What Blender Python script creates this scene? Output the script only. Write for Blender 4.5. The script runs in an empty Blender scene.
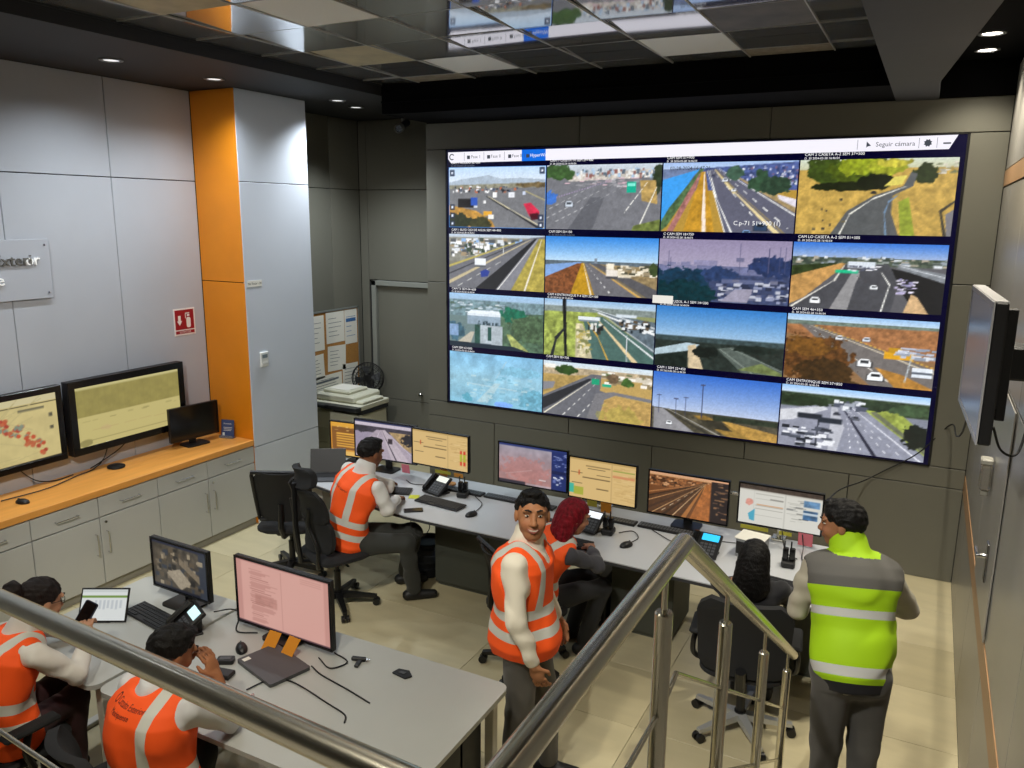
import bpy, bmesh, math, random
import numpy as np
from mathutils import Vector, Matrix
from mathutils.bvhtree import BVHTree
random.seed(7)
rng = np.random.default_rng(7)
SC = bpy.context.scene
COL = SC.collection
PI = math.pi
# ------------------------------------------------------------------ camera
CAM = np.array([4.679, -7.505, 3.093])
F_PX, PITCH, YAW, ROLL = 802.4, 0.20804, -0.476, 0.01007
def cam_axes():
    cy, sy, cp, sp = math.cos(YAW), math.sin(YAW), math.cos(PITCH), math.sin(PITCH)
    fwd = np.array([sy*cp, cy*cp, -sp]); right = np.array([cy, -sy, 0.0]); up = np.cross(right, fwd)
    c, s = math.cos(ROLL), math.sin(ROLL)
    return c*right+s*up, -s*right+c*up, fwd
_r, _u, _f = cam_axes()
cd = bpy.data.cameras.new('camera'); co = bpy.data.objects.new('camera', cd); COL.objects.link(co)
cd.sensor_width = 36.0; cd.lens = F_PX/1024*36.0; cd.clip_start = 0.05; cd.clip_end = 100
co.matrix_world = Matrix(((_r[0], _u[0], -_f[0], CAM[0]), (_r[1], _u[1], -_f[1], CAM[1]), (_r[2], _u[2], -_f[2], CAM[2]), (0, 0, 0, 1)))
SC.camera = co
# ------------------------------------------------------------------ world, exposure
w = bpy.data.worlds.new('world'); SC.world = w; w.use_nodes = True
w.node_tree.nodes['Background'].inputs[0].default_value = (0.6, 0.62, 0.66, 1)
w.node_tree.nodes['Background'].inputs[1].default_value = 0.02
vs = SC.view_settings
vs.view_transform = 'Standard'; vs.look = 'None'; vs.exposure = 0.0; vs.gamma = 1.0; vs.use_curve_mapping = False
SC.cycles.max_bounces = 8; SC.cycles.diffuse_bounces = 4; SC.cycles.glossy_bounces = 4
SC.cycles.sample_clamp_indirect = 6.0; SC.cycles.caustics_reflective = False; SC.cycles.caustics_refractive = False
# the room's downlights and two added ones: (x, y, z of the ceiling they sit in, watts, colour, cone degrees, blend, point aimed at or None)
COOL, NEUT, WARM = (0.88, 0.95, 1.0), (1.0, 0.97, 0.90), (1.0, 0.92, 0.76)
DOWNLIGHTS = [
    (-0.94, -0.30, 4.2, 130, COOL, 120, .8, None), (-0.78, -0.80, 4.2, 130, COOL, 130, .9, None),
    (-0.90, -2.27, 4.2, 85, COOL, 140, 1.0, None), (-0.94, -3.22, 4.2, 70, COOL, 150, 1.0, None), (-0.93, -4.4, 4.2, 60, COOL, 150, 1.0, None), (-0.93, -5.6, 4.2, 60, COOL, 150, 1.0, None),
    (4.88, -0.42, 4.3, 60, WARM, 120, .8, None), (4.88, -1.02, 4.3, 120, WARM, 120, .8, None), (4.86, -2.3, 4.3, 260, WARM, 120, .8, None),
    (3.56, -6.6, 4.3, 520, NEUT, 50, 1.0, (4.4, -2.4, 0.2)), (2.2, -6.6, 4.3, 560, NEUT, 60, .6, (-0.9, -1.7, 1.2)), (2.3, -7.2, 4.3, 210, WARM, 140, .9, None), (2.85, -5.75, 4.3, 200, WARM, 130, .9, None),  # second one added to light the pilaster, last one to brighten rails and people
    (4.86, -3.6, 4.3, 300, WARM, 120, .8, None), (4.86, -5.0, 4.3, 260, WARM, 120, .8, None),
]
# ------------------------------------------------------------------ materials
def srgb(h):
    if isinstance(h, str):
        h = h.lstrip('#'); c = [int(h[i:i+2], 16)/255 for i in (0, 2, 4)]
    else: c = list(h)
    return tuple(((v/12.92) if v <= 0.04045 else ((v+0.055)/1.055)**2.4) for v in c)
MATS = {}
def mat(name, color, rough=0.5, metal=0.0, spec=0.5, noise=0.0, nscale=8.0, bump=0.0, bscale=60.0, emit=None, estr=0.0, alpha=1.0, stretch=None, coat=0.0, trans=0.0, sheen=0.0):
    if name in MATS: return MATS[name]
    m = bpy.data.materials.new(name); m.use_nodes = True; nt = m.node_tree
    b = nt.nodes['Principled BSDF']; c = srgb(color)
    b.inputs['Base Color'].default_value = (*c, 1); b.inputs['Roughness'].default_value = rough
    b.inputs['Metallic'].default_value = metal; b.inputs['Specular IOR Level'].default_value = spec
    if coat: b.inputs['Coat Weight'].default_value = coat; b.inputs['Coat Roughness'].default_value = 0.08
    if trans: b.inputs['Transmission Weight'].default_value = trans
    if sheen: b.inputs['Sheen Weight'].default_value = sheen
    if emit: b.inputs['Emission Color'].default_value = (*srgb(emit), 1); b.inputs['Emission Strength'].default_value = estr
    tc = nt.nodes.new('ShaderNodeTexCoord'); src = tc.outputs['Object']
    if stretch:
        mp = nt.nodes.new('ShaderNodeMapping'); mp.inputs['Scale'].default_value = stretch
        nt.links.new(src, mp.inputs[0]); src = mp.outputs[0]
    if noise:
        n = nt.nodes.new('ShaderNodeTexNoise'); n.inputs['Scale'].default_value = nscale; n.inputs['Detail'].default_value = 5
        nt.links.new(src, n.inputs['Vector'])
        r = nt.nodes.new('ShaderNodeValToRGB'); e = r.color_ramp.elements
        e[0].position = 0.3; e[1].position = 0.7
        e[0].color = (*[v*(1-noise) for v in c], 1); e[1].color = (*[min(1, v*(1+noise)) for v in c], 1)
        nt.links.new(n.outputs[0], r.inputs[0]); nt.links.new(r.outputs[0], b.inputs['Base Color'])
    if bump:
        n2 = nt.nodes.new('ShaderNodeTexNoise'); n2.inputs['Scale'].default_value = bscale; n2.inputs['Detail'].default_value = 3
        nt.links.new(src, n2.inputs['Vector'])
        bp = nt.nodes.new('ShaderNodeBump'); bp.inputs['Strength'].default_value = bump; bp.inputs['Distance'].default_value = 0.01
        nt.links.new(n2.outputs[0], bp.inputs['Height']); nt.links.new(bp.outputs[0], b.inputs['Normal'])
    MATS[name] = m
    return m
def screen_mat(name, strength, base=0.02):
    """a lit display: its picture is a colour attribute that gives off light"""
    if name in MATS: return MATS[name]
    m = bpy.data.materials.new(name); m.use_nodes = True; nt = m.node_tree
    b = nt.nodes['Principled BSDF']
    b.inputs['Base Color'].default_value = (base, base, base, 1); b.inputs['Roughness'].default_value = 0.35
    a = nt.nodes.new('ShaderNodeAttribute'); a.attribute_name = 'picture'
    nt.links.new(a.outputs['Color'], b.inputs['Emission Color']); b.inputs['Emission Strength'].default_value = strength
    m.cycles.emission_sampling = 'NONE'
    MATS[name] = m
    return m
def attr_mat(name, attr='paint', rough=0.8, bump=0.0, bscale=90, sheen=0.0, spec=0.3):
    if name in MATS: return MATS[name]
    m = bpy.data.materials.new(name); m.use_nodes = True; nt = m.node_tree
    b = nt.nodes['Principled BSDF']; b.inputs['Roughness'].default_value = rough; b.inputs['Specular IOR Level'].default_value = spec
    a = nt.nodes.new('ShaderNodeAttribute'); a.attribute_name = attr
    nt.links.new(a.outputs['Color'], b.inputs['Base Color'])
    if bump:
        tc = nt.nodes.new('ShaderNodeTexCoord'); n2 = nt.nodes.new('ShaderNodeTexNoise'); n2.inputs['Scale'].default_value = bscale
        nt.links.new(tc.outputs['Object'], n2.inputs['Vector'])
        bp = nt.nodes.new('ShaderNodeBump'); bp.inputs['Strength'].default_value = bump; bp.inputs['Distance'].default_value = 0.01
        nt.links.new(n2.outputs[0], bp.inputs['Height']); nt.links.new(bp.outputs[0], b.inputs['Normal'])
    MATS[name] = m
    return m
# ------------------------------------------------------------------ object helpers
def tag(o, label=None, cat=None, group=None, kind=None):
    if label: o['label'] = label
    if cat: o['category'] = cat
    if group: o['group'] = group
    if kind: o['kind'] = kind
    return o
def empty(name, loc=(0, 0, 0), rz=0.0, label=None, cat=None, group=None, kind=None):
    o = bpy.data.objects.new(name, None); COL.objects.link(o); o.empty_display_size = 0.1
    o.location = loc; o.rotation_euler = (0, 0, rz)
    return tag(o, label, cat, group, kind)
def link(name, me, parent=None, loc=None, rot=None):
    o = bpy.data.objects.new(name, me); COL.objects.link(o)
    if parent is not None: o.parent = parent
    if loc is not None: o.location = loc
    if rot is not None: o.rotation_euler = rot
    return o
def copy_tree(o, parent=None):
    c = o.copy(); COL.objects.link(c); c.parent = parent
    for ch in list(o.children): copy_tree(ch, c)
    return c
class MB:
    """collects shapes and builds ONE mesh object"""
    def __init__(s): s.v = []; s.f = []
    def add(s, vs_, fs):
        n = len(s.v); s.v += [tuple(p) for p in vs_]; s.f += [tuple(i+n for i in f) for f in fs]; return s
    def box(s, x0, x1, y0, y1, z0, z1, c=0.0, M=None):
        """a box, its edges chamfered by c"""
        if c <= 0:
            vs_ = [(x, y, z) for z in (z0, z1) for y in (y0, y1) for x in (x0, x1)]
            fs = [(0, 2, 3, 1), (4, 5, 7, 6), (0, 1, 5, 4), (2, 6, 7, 3), (0, 4, 6, 2), (1, 3, 7, 5)]
        else:
            c = min(c, abs(x1-x0)*.49, abs(y1-y0)*.49, abs(z1-z0)*.49)
            vs_ = []; idx = {}
            for sx in (0, 1):
                for sy in (0, 1):
                    for sz in (0, 1):
                        X = (x0, x1)[sx]; Y = (y0, y1)[sy]; Z = (z0, z1)[sz]
                        dx = c if sx == 0 else -c; dy = c if sy == 0 else -c; dz = c if sz == 0 else -c
                        idx[sx, sy, sz] = len(vs_)
                        vs_ += [(X, Y+dy, Z+dz), (X+dx, Y, Z+dz), (X+dx, Y+dy, Z)]
            I = idx; fs = []
            for a, q in ((0, 0), (0, 1), (1, 0), (1, 1), (2, 0), (2, 1)):
                o = [i for i in range(3) if i != a]; cyc = []
                for u, v_ in ((0, 0), (1, 0), (1, 1), (0, 1)):
                    k = [0, 0, 0]; k[a] = q; k[o[0]] = u; k[o[1]] = v_; cyc.append(I[tuple(k)]+a)
                fs.append(tuple(cyc))
            for a in range(3):
                o = [i for i in range(3) if i != a]
                for u in (0, 1):
                    for v_ in (0, 1):
                        k0 = [0, 0, 0]; k0[o[0]] = u; k0[o[1]] = v_; k1 = list(k0); k1[a] = 1
                        A, B = I[tuple(k0)], I[tuple(k1)]
                        fs.append((A+o[0], A+o[1], B+o[1], B+o[0]))
            for k in I.values(): fs.append((k, k+1, k+2))
        if M is not None: vs_ = [M @ Vector(p) for p in vs_]
        return s.add(vs_, fs)
    def cyl(s, p0, p1, r0, r1=None, n=12, caps=True):
        r1 = r0 if r1 is None else r1; p0 = Vector(p0); p1 = Vector(p1); d = (p1-p0).normalized()
        a = d.orthogonal().normalized(); b = d.cross(a); vs_ = []
        for p, r in ((p0, r0), (p1, r1)):
            for i in range(n):
                t = 2*PI*i/n; vs_.append(p+(a*math.cos(t)+b*math.sin(t))*r)
        fs = [(i, (i+1) % n, n+(i+1) % n, n+i) for i in range(n)]
        if caps: fs += [tuple(range(n-1, -1, -1)), tuple(range(n, 2*n))]
        return s.add(vs_, fs)
    def tube(s, pts, r, n=8, caps=True):
        pts = [Vector(p) for p in pts]; R_ = r if isinstance(r, (list, tuple)) else [r]*len(pts)
        vs_ = []; a = None
        for i, p in enumerate(pts):
            d = (pts[min(i+1, len(pts)-1)]-pts[max(i-1, 0)]).normalized()
            a = d.orthogonal().normalized() if a is None else (a-d*a.dot(d)).normalized()
            b = d.cross(a)
            for k in range(n):
                t = 2*PI*k/n; vs_.append(p+(a*math.cos(t)+b*math.sin(t))*R_[i])
        fs = []
        for i in range(len(pts)-1):
            for k in range(n): fs.append((i*n+k, i*n+(k+1) % n, (i+1)*n+(k+1) % n, (i+1)*n+k))
        if caps: fs += [tuple(range(n-1, -1, -1)), tuple(range((len(pts)-1)*n, len(pts)*n))]
        return s.add(vs_, fs)
    def lathe(s, prof, n=20, M=None, caps=True):
        vs_ = []; fs = []
        for r, z in prof:
            for k in range(n): t = 2*PI*k/n; vs_.append((r*math.cos(t), r*math.sin(t), z))
        for i in range(len(prof)-1):
            for k in range(n): fs.append((i*n+k, i*n+(k+1) % n, (i+1)*n+(k+1) % n, (i+1)*n+k))
        if caps: fs += [tuple(range(n-1, -1, -1)), tuple(range((len(prof)-1)*n, len(prof)*n))]
        if M is not None: vs_ = [M @ Vector(p) for p in vs_]
        return s.add(vs_, fs)
    def prism(s, poly, h0, h1, M=None):
        """2-D outline (x, y) extruded along z from h0 to h1"""
        n = len(poly)
        vs_ = [(x, y, h0) for x, y in poly]+[(x, y, h1) for x, y in poly]
        fs = [tuple(range(n-1, -1, -1)), tuple(range(n, 2*n))]+[(i, (i+1) % n, n+(i+1) % n, n+i) for i in range(n)]
        if M is not None: vs_ = [M @ Vector(p) for p in vs_]
        return s.add(vs_, fs)
    def ball(s, c, r, n=12, m=8):
        rx, ry, rz = r if isinstance(r, (list, tuple)) else (r, r, r)
        prof = [(math.sin(PI*i/m), -math.cos(PI*i/m)) for i in range(m+1)]
        vs_ = []; fs = []
        for q, z in prof:
            q = max(q, 1e-4)
            for k in range(n): t = 2*PI*k/n; vs_.append((c[0]+rx*q*math.cos(t), c[1]+ry*q*math.sin(t), c[2]+rz*z))
        for i in range(m):
            for k in range(n): fs.append((i*n+k, i*n+(k+1) % n, (i+1)*n+(k+1) % n, (i+1)*n+k))
        return s.add(vs_, fs)
    def xform(s, M):
        s.v = [tuple(M @ Vector(p)) for p in s.v]; return s
    def mesh(s, name, m, smooth=False):
        me = bpy.data.meshes.new(name); me.from_pydata(s.v, [], s.f)
        me.validate(); bm = bmesh.new(); bm.from_mesh(me); bmesh.ops.recalc_face_normals(bm, faces=bm.faces); bm.to_mesh(me); bm.free()
        if m is not None: me.materials.append(m)
        if smooth:
            me.polygons.foreach_set('use_smooth', [True]*len(me.polygons))
            me.set_sharp_from_angle(angle=math.radians(38))
        me.update(); return me
    def build(s, name, m, parent=None, loc=None, rot=None, smooth=False):
        return link(name, s.mesh(name, m, smooth), parent, loc, rot)
def rrect(w_, h_, r, n=5, cx=0.0, cy=0.0):
    """rounded rectangle outline"""
    pts = []
    for k, (sx, sy) in enumerate(((1, 1), (-1, 1), (-1, -1), (1, -1))):
        for i in range(n+1):
            t = PI/2*(k+i/n); pts.append((cx+sx*(w_/2-r)+r*math.cos(t), cy+sy*(h_/2-r)+r*math.sin(t)))
    return pts
def bez(pts, n=12):
    """smooth curve through points (Catmull-Rom)"""
    P = [Vector(p) for p in pts]; P = [P[0]*2-P[1]]+P+[P[-1]*2-P[-2]]; out = []
    for i in range(1, len(P)-2):
        for k in range(n):
            t = k/n; a, b, c, d = P[i-1:i+3]
            out.append(0.5*((2*b)+(c-a)*t+(2*a-5*b+4*c-d)*t*t+(3*b-a-3*c+d)*t*t*t))
    out.append(P[-2]); return out
def text_mesh(name, s, size, m, depth=0.0, align='LEFT'):
    """lettering in the xy plane, built from the built-in font"""
    cu = bpy.data.curves.new(name, 'FONT'); cu.body = s; cu.size = size; cu.extrude = depth; cu.align_x = align; cu.resolution_u = 2
    o = bpy.data.objects.new(name, cu); COL.objects.link(o)
    me = bpy.data.meshes.new_from_object(o.evaluated_get(bpy.context.evaluated_depsgraph_get()))
    COL.objects.unlink(o); bpy.data.objects.remove(o); me.name = name
    me.materials.clear(); me.materials.append(m)
    return me
def cable(name, pts, r=0.004, m=None, label=None, cat='cable', group=None, n=8, parent=None):
    o = MB().tube(bez(pts, n), r, 6).build(name, m or mat('black_rubber', '#0b0b0c', 0.6), parent, smooth=True)
    if label: tag(o, label, cat, group)
    return o
def rot_to(loc, xdir, ydir):
    """matrix whose x axis is xdir and y axis near ydir"""
    x = Vector(xdir).normalized(); y = Vector(ydir); y = (y-x*y.dot(x)).normalized(); z = x.cross(y)
    return Matrix(((x[0], y[0], z[0], loc[0]), (x[1], y[1], z[1], loc[1]), (x[2], y[2], z[2], loc[2]), (0, 0, 0, 1)))
# ================================================================== the room
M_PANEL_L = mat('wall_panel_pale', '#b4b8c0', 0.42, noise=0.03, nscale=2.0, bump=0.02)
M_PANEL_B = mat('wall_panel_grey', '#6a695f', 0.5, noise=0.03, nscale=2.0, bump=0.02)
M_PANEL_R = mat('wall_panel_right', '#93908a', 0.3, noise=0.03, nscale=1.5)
M_ORANGE = mat('orange_laminate', '#d98312', 0.45, noise=0.05, nscale=3)
M_DARKGAP = mat('dark_gap', '#1c1c1c', 0.9)
M_SOFFIT = mat('soffit_charcoal', '#232326', 0.7, noise=0.05, nscale=3)
M_BLACKPL = mat('black_plastic', '#121214', 0.45)
M_STEEL = mat('brushed_steel', '#d2cebf', 0.22, metal=1.0, bump=0.015, bscale=300, stretch=(1, 1, 60))
M_WHITE = mat('white_plastic', '#dfe0dc', 0.45)
M_CHROME = mat('chrome', '#cfd0d2', 0.18, metal=1.0)
XL, XP, XR, XA = -1.677, -1.107, 5.12, -1.75      # left wall, pilaster face, right wall, alcove wall
YD, YF = 0.75, -9.6                               # door wall, wall behind the viewer
ZL, ZB, ZC = 4.2, 4.03, 4.3                       # soffits and tiled ceiling
def struct(name, mb, m, label, cat, parent=None):
    o = mb.build(name, m, parent); tag(o, label, cat, None, 'structure'); return o
G = 0.004
def panels_x(parent, x_face, dirn, cells, m, th=0.022, name='panel'):
    """panels on a wall that faces +x (dirn 1) or -x (dirn -1); cells are (y0, y1, z0, z1)"""
    for y0, y1, z0, z1 in cells:
        a, b = (x_face-th, x_face) if dirn > 0 else (x_face, x_face+th)
        MB().box(a, b, y0+G, y1-G, z0+G, z1-G, 0.002).build(name, m, parent)
def panels_y(parent, y_face, cells, m, th=0.022, name='panel'):
    """panels on a wall that faces -y; cells are (x0, x1, z0, z1)"""
    for x0, x1, z0, z1 in cells:
        MB().box(x0+G, x1-G, y_face, y_face+th, z0+G, z1-G, 0.002).build(name, m, parent)
# floor: a grey bed with porcelain tiles laid in rows
fl = struct('floor', MB().box(XA-.1, XR+.1, YF-.1, YD+.1, -0.12, -0.012), mat('grout', '#6f6a5e', 0.9), 'beige porcelain tile floor of the control room', 'floor')
def floor_mat(name, col):
    m = mat(name, col, 0.34, noise=0.07, nscale=2.2, stretch=(1, 3.5, 1)); return m
FM = [floor_mat('floor_tile_a', '#c3b894'), floor_mat('floor_tile_b', '#c9be9b'), floor_mat('floor_tile_c', '#bdb28f')]
tile_me = {}
def tile_mesh(wx, wy, k):
    key = (round(wx, 3), round(wy, 3), k)
    if key not in tile_me: tile_me[key] = MB().box(-wx/2+.0015, wx/2-.0015, -wy/2+.0015, wy/2-.0015, -0.012, 0, 0.0008).mesh('floor_tile', FM[k])
    return tile_me[key]
ys = [-1.29+0.645*k for k in range(-13, 4)]
ys = [YF]+[y for y in ys if YF+.1 < y < YD-.1]+[YD]
xs = [3.355+1.29*k for k in range(-4, 2)]; xs = [XA]+[x for x in xs if XA+.05 < x < XR-.05]+[XR]
for j in range(len(ys)-1):
    for i in range(len(xs)-1):
        wx, wy = xs[i+1]-xs[i], ys[j+1]-ys[j]
        link('floor_tile', tile_mesh(wx, wy, random.randrange(3)), fl, ((xs[i]+xs[i+1])/2, (ys[j]+ys[j+1])/2, 0))
# left wall
wl = struct('wall_left', MB().box(XL-.12, XL-.022, YF, -1.857, 0, ZL+.3), M_DARKGAP, 'pale grey panelled wall behind the low cabinets', 'wall')
yj = [-1.857, -2.76, -3.725, -4.69, -5.65, -6.61, -7.57, -8.53, YF]
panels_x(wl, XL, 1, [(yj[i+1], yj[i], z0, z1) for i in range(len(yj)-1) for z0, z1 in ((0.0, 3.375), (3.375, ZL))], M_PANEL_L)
# pilaster: orange side, pale face
pl = struct('column', MB().box(XA-.05, XP-.022, -1.835, -0.907, 0, ZL+.3), M_DARKGAP, 'square pilaster with an orange side and a pale grey face', 'column')
panels_x(pl, XP, 1, [(-1.857, -0.907, z0, z1) for z0, z1 in ((0, 0.8), (0.8, 3.37), (3.37, ZL))], mat('wall_panel_pilaster', '#ccd2dc', 0.42, noise=0.02, nscale=2.0, bump=0.02))
panels_y(pl, -1.857, [(XL, XP-.003, 0, 2.43), (XL, XP-.003, 2.43, ZL)], M_ORANGE)
# alcove wall with the cork board, door wall
wa = struct('wall_alcove', MB().box(XA-.12, XA-.022, -0.907, YD+.1, 0, ZL+.3), M_DARKGAP, 'grey panelled alcove wall beside the pilaster', 'wall')
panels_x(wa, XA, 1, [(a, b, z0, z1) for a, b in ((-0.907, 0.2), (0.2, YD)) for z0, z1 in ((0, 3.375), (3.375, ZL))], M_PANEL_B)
wd = struct('wall_door', MB().box(XA, 0.1, YD+.022, YD+.12, 0, ZL+.3), M_DARKGAP, 'grey panelled wall section around the narrow door', 'wall')
DX0, DX1, DZ = -1.50, -0.30, 2.20
panels_y(wd, YD, [(XA, DX0-.13, 0, 3.375), (XA, DX0-.13, 3.375, ZL), (DX0-.13, -0.2, 3.375, ZL), (DX0-.13, -0.2, DZ+.07, 3.375)], M_PANEL_B)
d1 = empty('door_1', ((DX0+DX1)/2, YD, 0), 0, 'flush grey door with a pale frame left of the video wall', 'door', None, 'structure')
MB().box(DX0, DX1, YD+.005, YD+.05, 0.76, DZ, .002).build('leaf_panel', M_PANEL_B, d1).matrix_parent_inverse = d1.matrix_world.inverted() if False else Matrix.Translation(-Vector(d1.location))
MB().box(DX0, DX1, YD+.005, YD+.05, 0.02, 0.752, .002).build('leaf_panel', M_PANEL_B, d1).matrix_parent_inverse = Matrix.Translation(-Vector(d1.location))
fr = MB().box(DX0-.07, DX0-.004, YD-.04, YD+.05, 0, DZ+.066, .004).box(DX0-.07, DX1+.05, YD-.04, YD+.05, DZ+.004, DZ+.066, .004).build('door_frame', mat('door_frame_pale', '#84867f', 0.45), d1)
fr.matrix_parent_inverse = Matrix.Translation(-Vector(d1.location))
kn = MB().lathe([(0.012, 0), (0.012, .03), (0.026, .035), (0.028, .05), (0.018, .062)], 14, Matrix.Translation((-0.85, YD, 0.86)) @ Matrix.Rotation(PI/2, 4, 'X')).build('knob', M_CHROME, d1, smooth=True)
kn.matrix_parent_inverse = Matrix.Translation(-Vector(d1.location))
# back wall: the box that carries the video wall
VX, VZ0, VZ1 = 4.84, 1.028, 3.7505
wb = struct('wall_back', MB().box(-0.26, XR+.1, 0.022, YD+.02, 0, ZL+.3), M_DARKGAP, 'grey panelled wall that carries the video wall', 'wall')
E_ = -0.26
cells = [(E_, 1.52, VZ1+.01, ZB), (1.52, 3.315, VZ1+.01, ZB), (3.315, XR, VZ1+.01, ZB),
         (E_, -.006, 1.02, 2.36), (E_, -.006, 2.36, VZ1+.01), (VX+.006, XR, 1.02, 2.57), (VX+.006, XR, 2.57, VZ1+.01),
         (E_, 1.48, 0.845, 1.02), (1.48, 3.29, 0.845, 1.02), (3.29, XR, 0.845, 1.02),
         (E_, 0.595, 0, 0.845), (0.595, 2.39, 0, 0.845), (2.39, 4.22, 0, 0.845), (4.22, XR, 0, 0.845)]
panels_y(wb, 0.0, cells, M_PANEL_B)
# right wall with two orange stripes
wr = struct('wall_right', MB().box(XR+.022, XR+.12, YF, 0.02, 0, ZL+.3), M_DARKGAP, 'grey panelled wall with orange stripes beside the stairs', 'wall')
yr = [0.0, -0.72, -1.9, -3.1, -4.3, -5.5, -6.7, -7.9, YF]
rows = ((0, 0.82), (0.98, 2.2), (2.2, 3.34), (3.47, ZL+.05))
panels_x(wr, XR, -1, [(yr[i+1], yr[i], a, b) for i in range(len(yr)-1) for a, b in rows], M_PANEL_R)
panels_x(wr, XR-.004, -1, [(YF, 0, 0.82, 0.98), (YF, 0, 3.34, 3.47)], mat('orange_stripe', '#ad8660', 0.4), name='stripe')
# wall behind the viewer (reflections only)
wf = struct('wall_front', MB().box(XA-.1, XR+.1, YF-.1, YF, 0, ZL+.3), M_PANEL_B, 'plain grey wall behind the stairs', 'wall')
# ------------------------------------------------------------------ ceiling
cl = struct('ceiling', MB().box(XA-.1, XR+.1, YF, YD+.1, ZC+.05, ZC+.15), M_DARKGAP, 'dark glossy tiled ceiling with a pale grid', 'ceiling')
XT0, XT1, YT1 = -0.2, 4.29, -0.85
M_T = [mat('ceiling_tile_gloss_%d' % k, c, r, metal=.75) for k, (c, r) in enumerate((('#b6b8bb', 0.05), ('#adafb2', 0.035), ('#b9bbbd', 0.07)))]
M_TW = mat('ceiling_tile_white', '#f2f2ef', 0.55)
M_TY = mat('ceiling_tile_stained', '#b8ad8e', 0.6, noise=0.2, nscale=5)
M_TB = mat('ceiling_tile_brown', '#958b7c', 0.7, noise=0.25, nscale=14)
M_TD = mat('ceiling_tile_smoky', '#57534a', 0.5, noise=0.5, nscale=4)
gx = [0.236+0.609*k for k in range(0, 7)]; gx = [XT0]+gx+[XT1]
gy = [-3.08+0.645*k for k in range(-10, 4)]; gy = [y for y in gy if y < YT1-.1]+[YT1]
gy = [YF]+[y for y in gy if y > YF+.05]
special = {(1, -4.05): M_TY, (2, -3.4): M_TW, (1, -2.11): M_TY, (2, -1.46): M_TW, (1, -1.0): M_TB, (5, -1.46): M_TW, (6, -1.0): M_TB, (6, -2.11): M_TD, (2, -4.05): M_T[0], (4, -5.3): M_TW, (1, -6.0): M_TY, (5, -6.6): M_TW}
ct_me = {}
for j in range(len(gy)-1):
    for i in range(len(gx)-1):
        cx, cy = (gx[i]+gx[i+1])/2, (gy[j]+gy[j+1])/2; wx, wy = gx[i+1]-gx[i], gy[j+1]-gy[j]
        m = M_T[random.randrange(3)]; flat = False
        for (k, yy), mm in special.items():
            if k == i and abs(yy-cy) < 0.2: m = mm
        key = (round(wx, 3), round(wy, 3), m.name)
        if key not in ct_me: ct_me[key] = MB().box(-wx/2+.004, wx/2-.004, -wy/2+.004, wy/2-.004, 0.004, 0.024, 0.001).mesh('ceiling_tile', m)
        a = 0.7 if 0 < i < len(gx)-2 else 0.1
        link('ceiling_tile', ct_me[key], cl, (cx, cy, ZC), (math.radians(random.uniform(-a, a)*.8-(1.3 if a > .5 else 0)), math.radians(random.uniform(-a, a)*.6), 0))
M_BAR = mat('grid_bar_pale', '#b8b8b5', 0.35)
for x in gx[:-1]: MB().box(x-.004, x+.004, YF, YT1, ZC-.006, ZC+.004).build('grid_bar', M_BAR, cl)
for y in gy[1:-1]: MB().box(XT0, XT1, y-.003, y+.003, ZC-.004, ZC+.004).build('grid_bar', M_BAR, cl)
# soffits
struct('trim_1', MB().box(XA-.1, XT0, YF, YD+.1, ZL, ZC+.05).box(XT0-.004, XT0+.012, YF, YT1, ZC-.012, ZC+.002), M_SOFFIT, 'charcoal soffit along the left wall', 'soffit')
struct('trim_2', MB().box(XT0, XT1, YT1, 0.0, ZB, ZC+.05).box(XT0, XT1, YT1-.012, YT1, 4.135, 4.15), mat('soffit_black', '#060608', 0.9, spec=.1), 'black stepped soffit above the video wall', 'soffit')
struct('trim_3', MB().prism([(XT1, YF), (4.95, YF), (4.86, -3.4), (4.60, -0.9), (4.60, 0), (XT1, 0)], ZB-.01, ZC+.05), mat('soffit_beam', '#333438', 0.6, noise=0.04), 'dark grey ceiling beam near the right wall', 'beam')
struct('trim_4', MB().box(4.60, XR+.02, YF, 0.0, ZC, ZC+.05).box(4.60, XR, -0.02, 0.0, ZB, ZC), mat('soffit_black', '#060608', 0.9, spec=.1), 'black ceiling strip between beam and right wall', 'ceiling strip')
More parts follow.
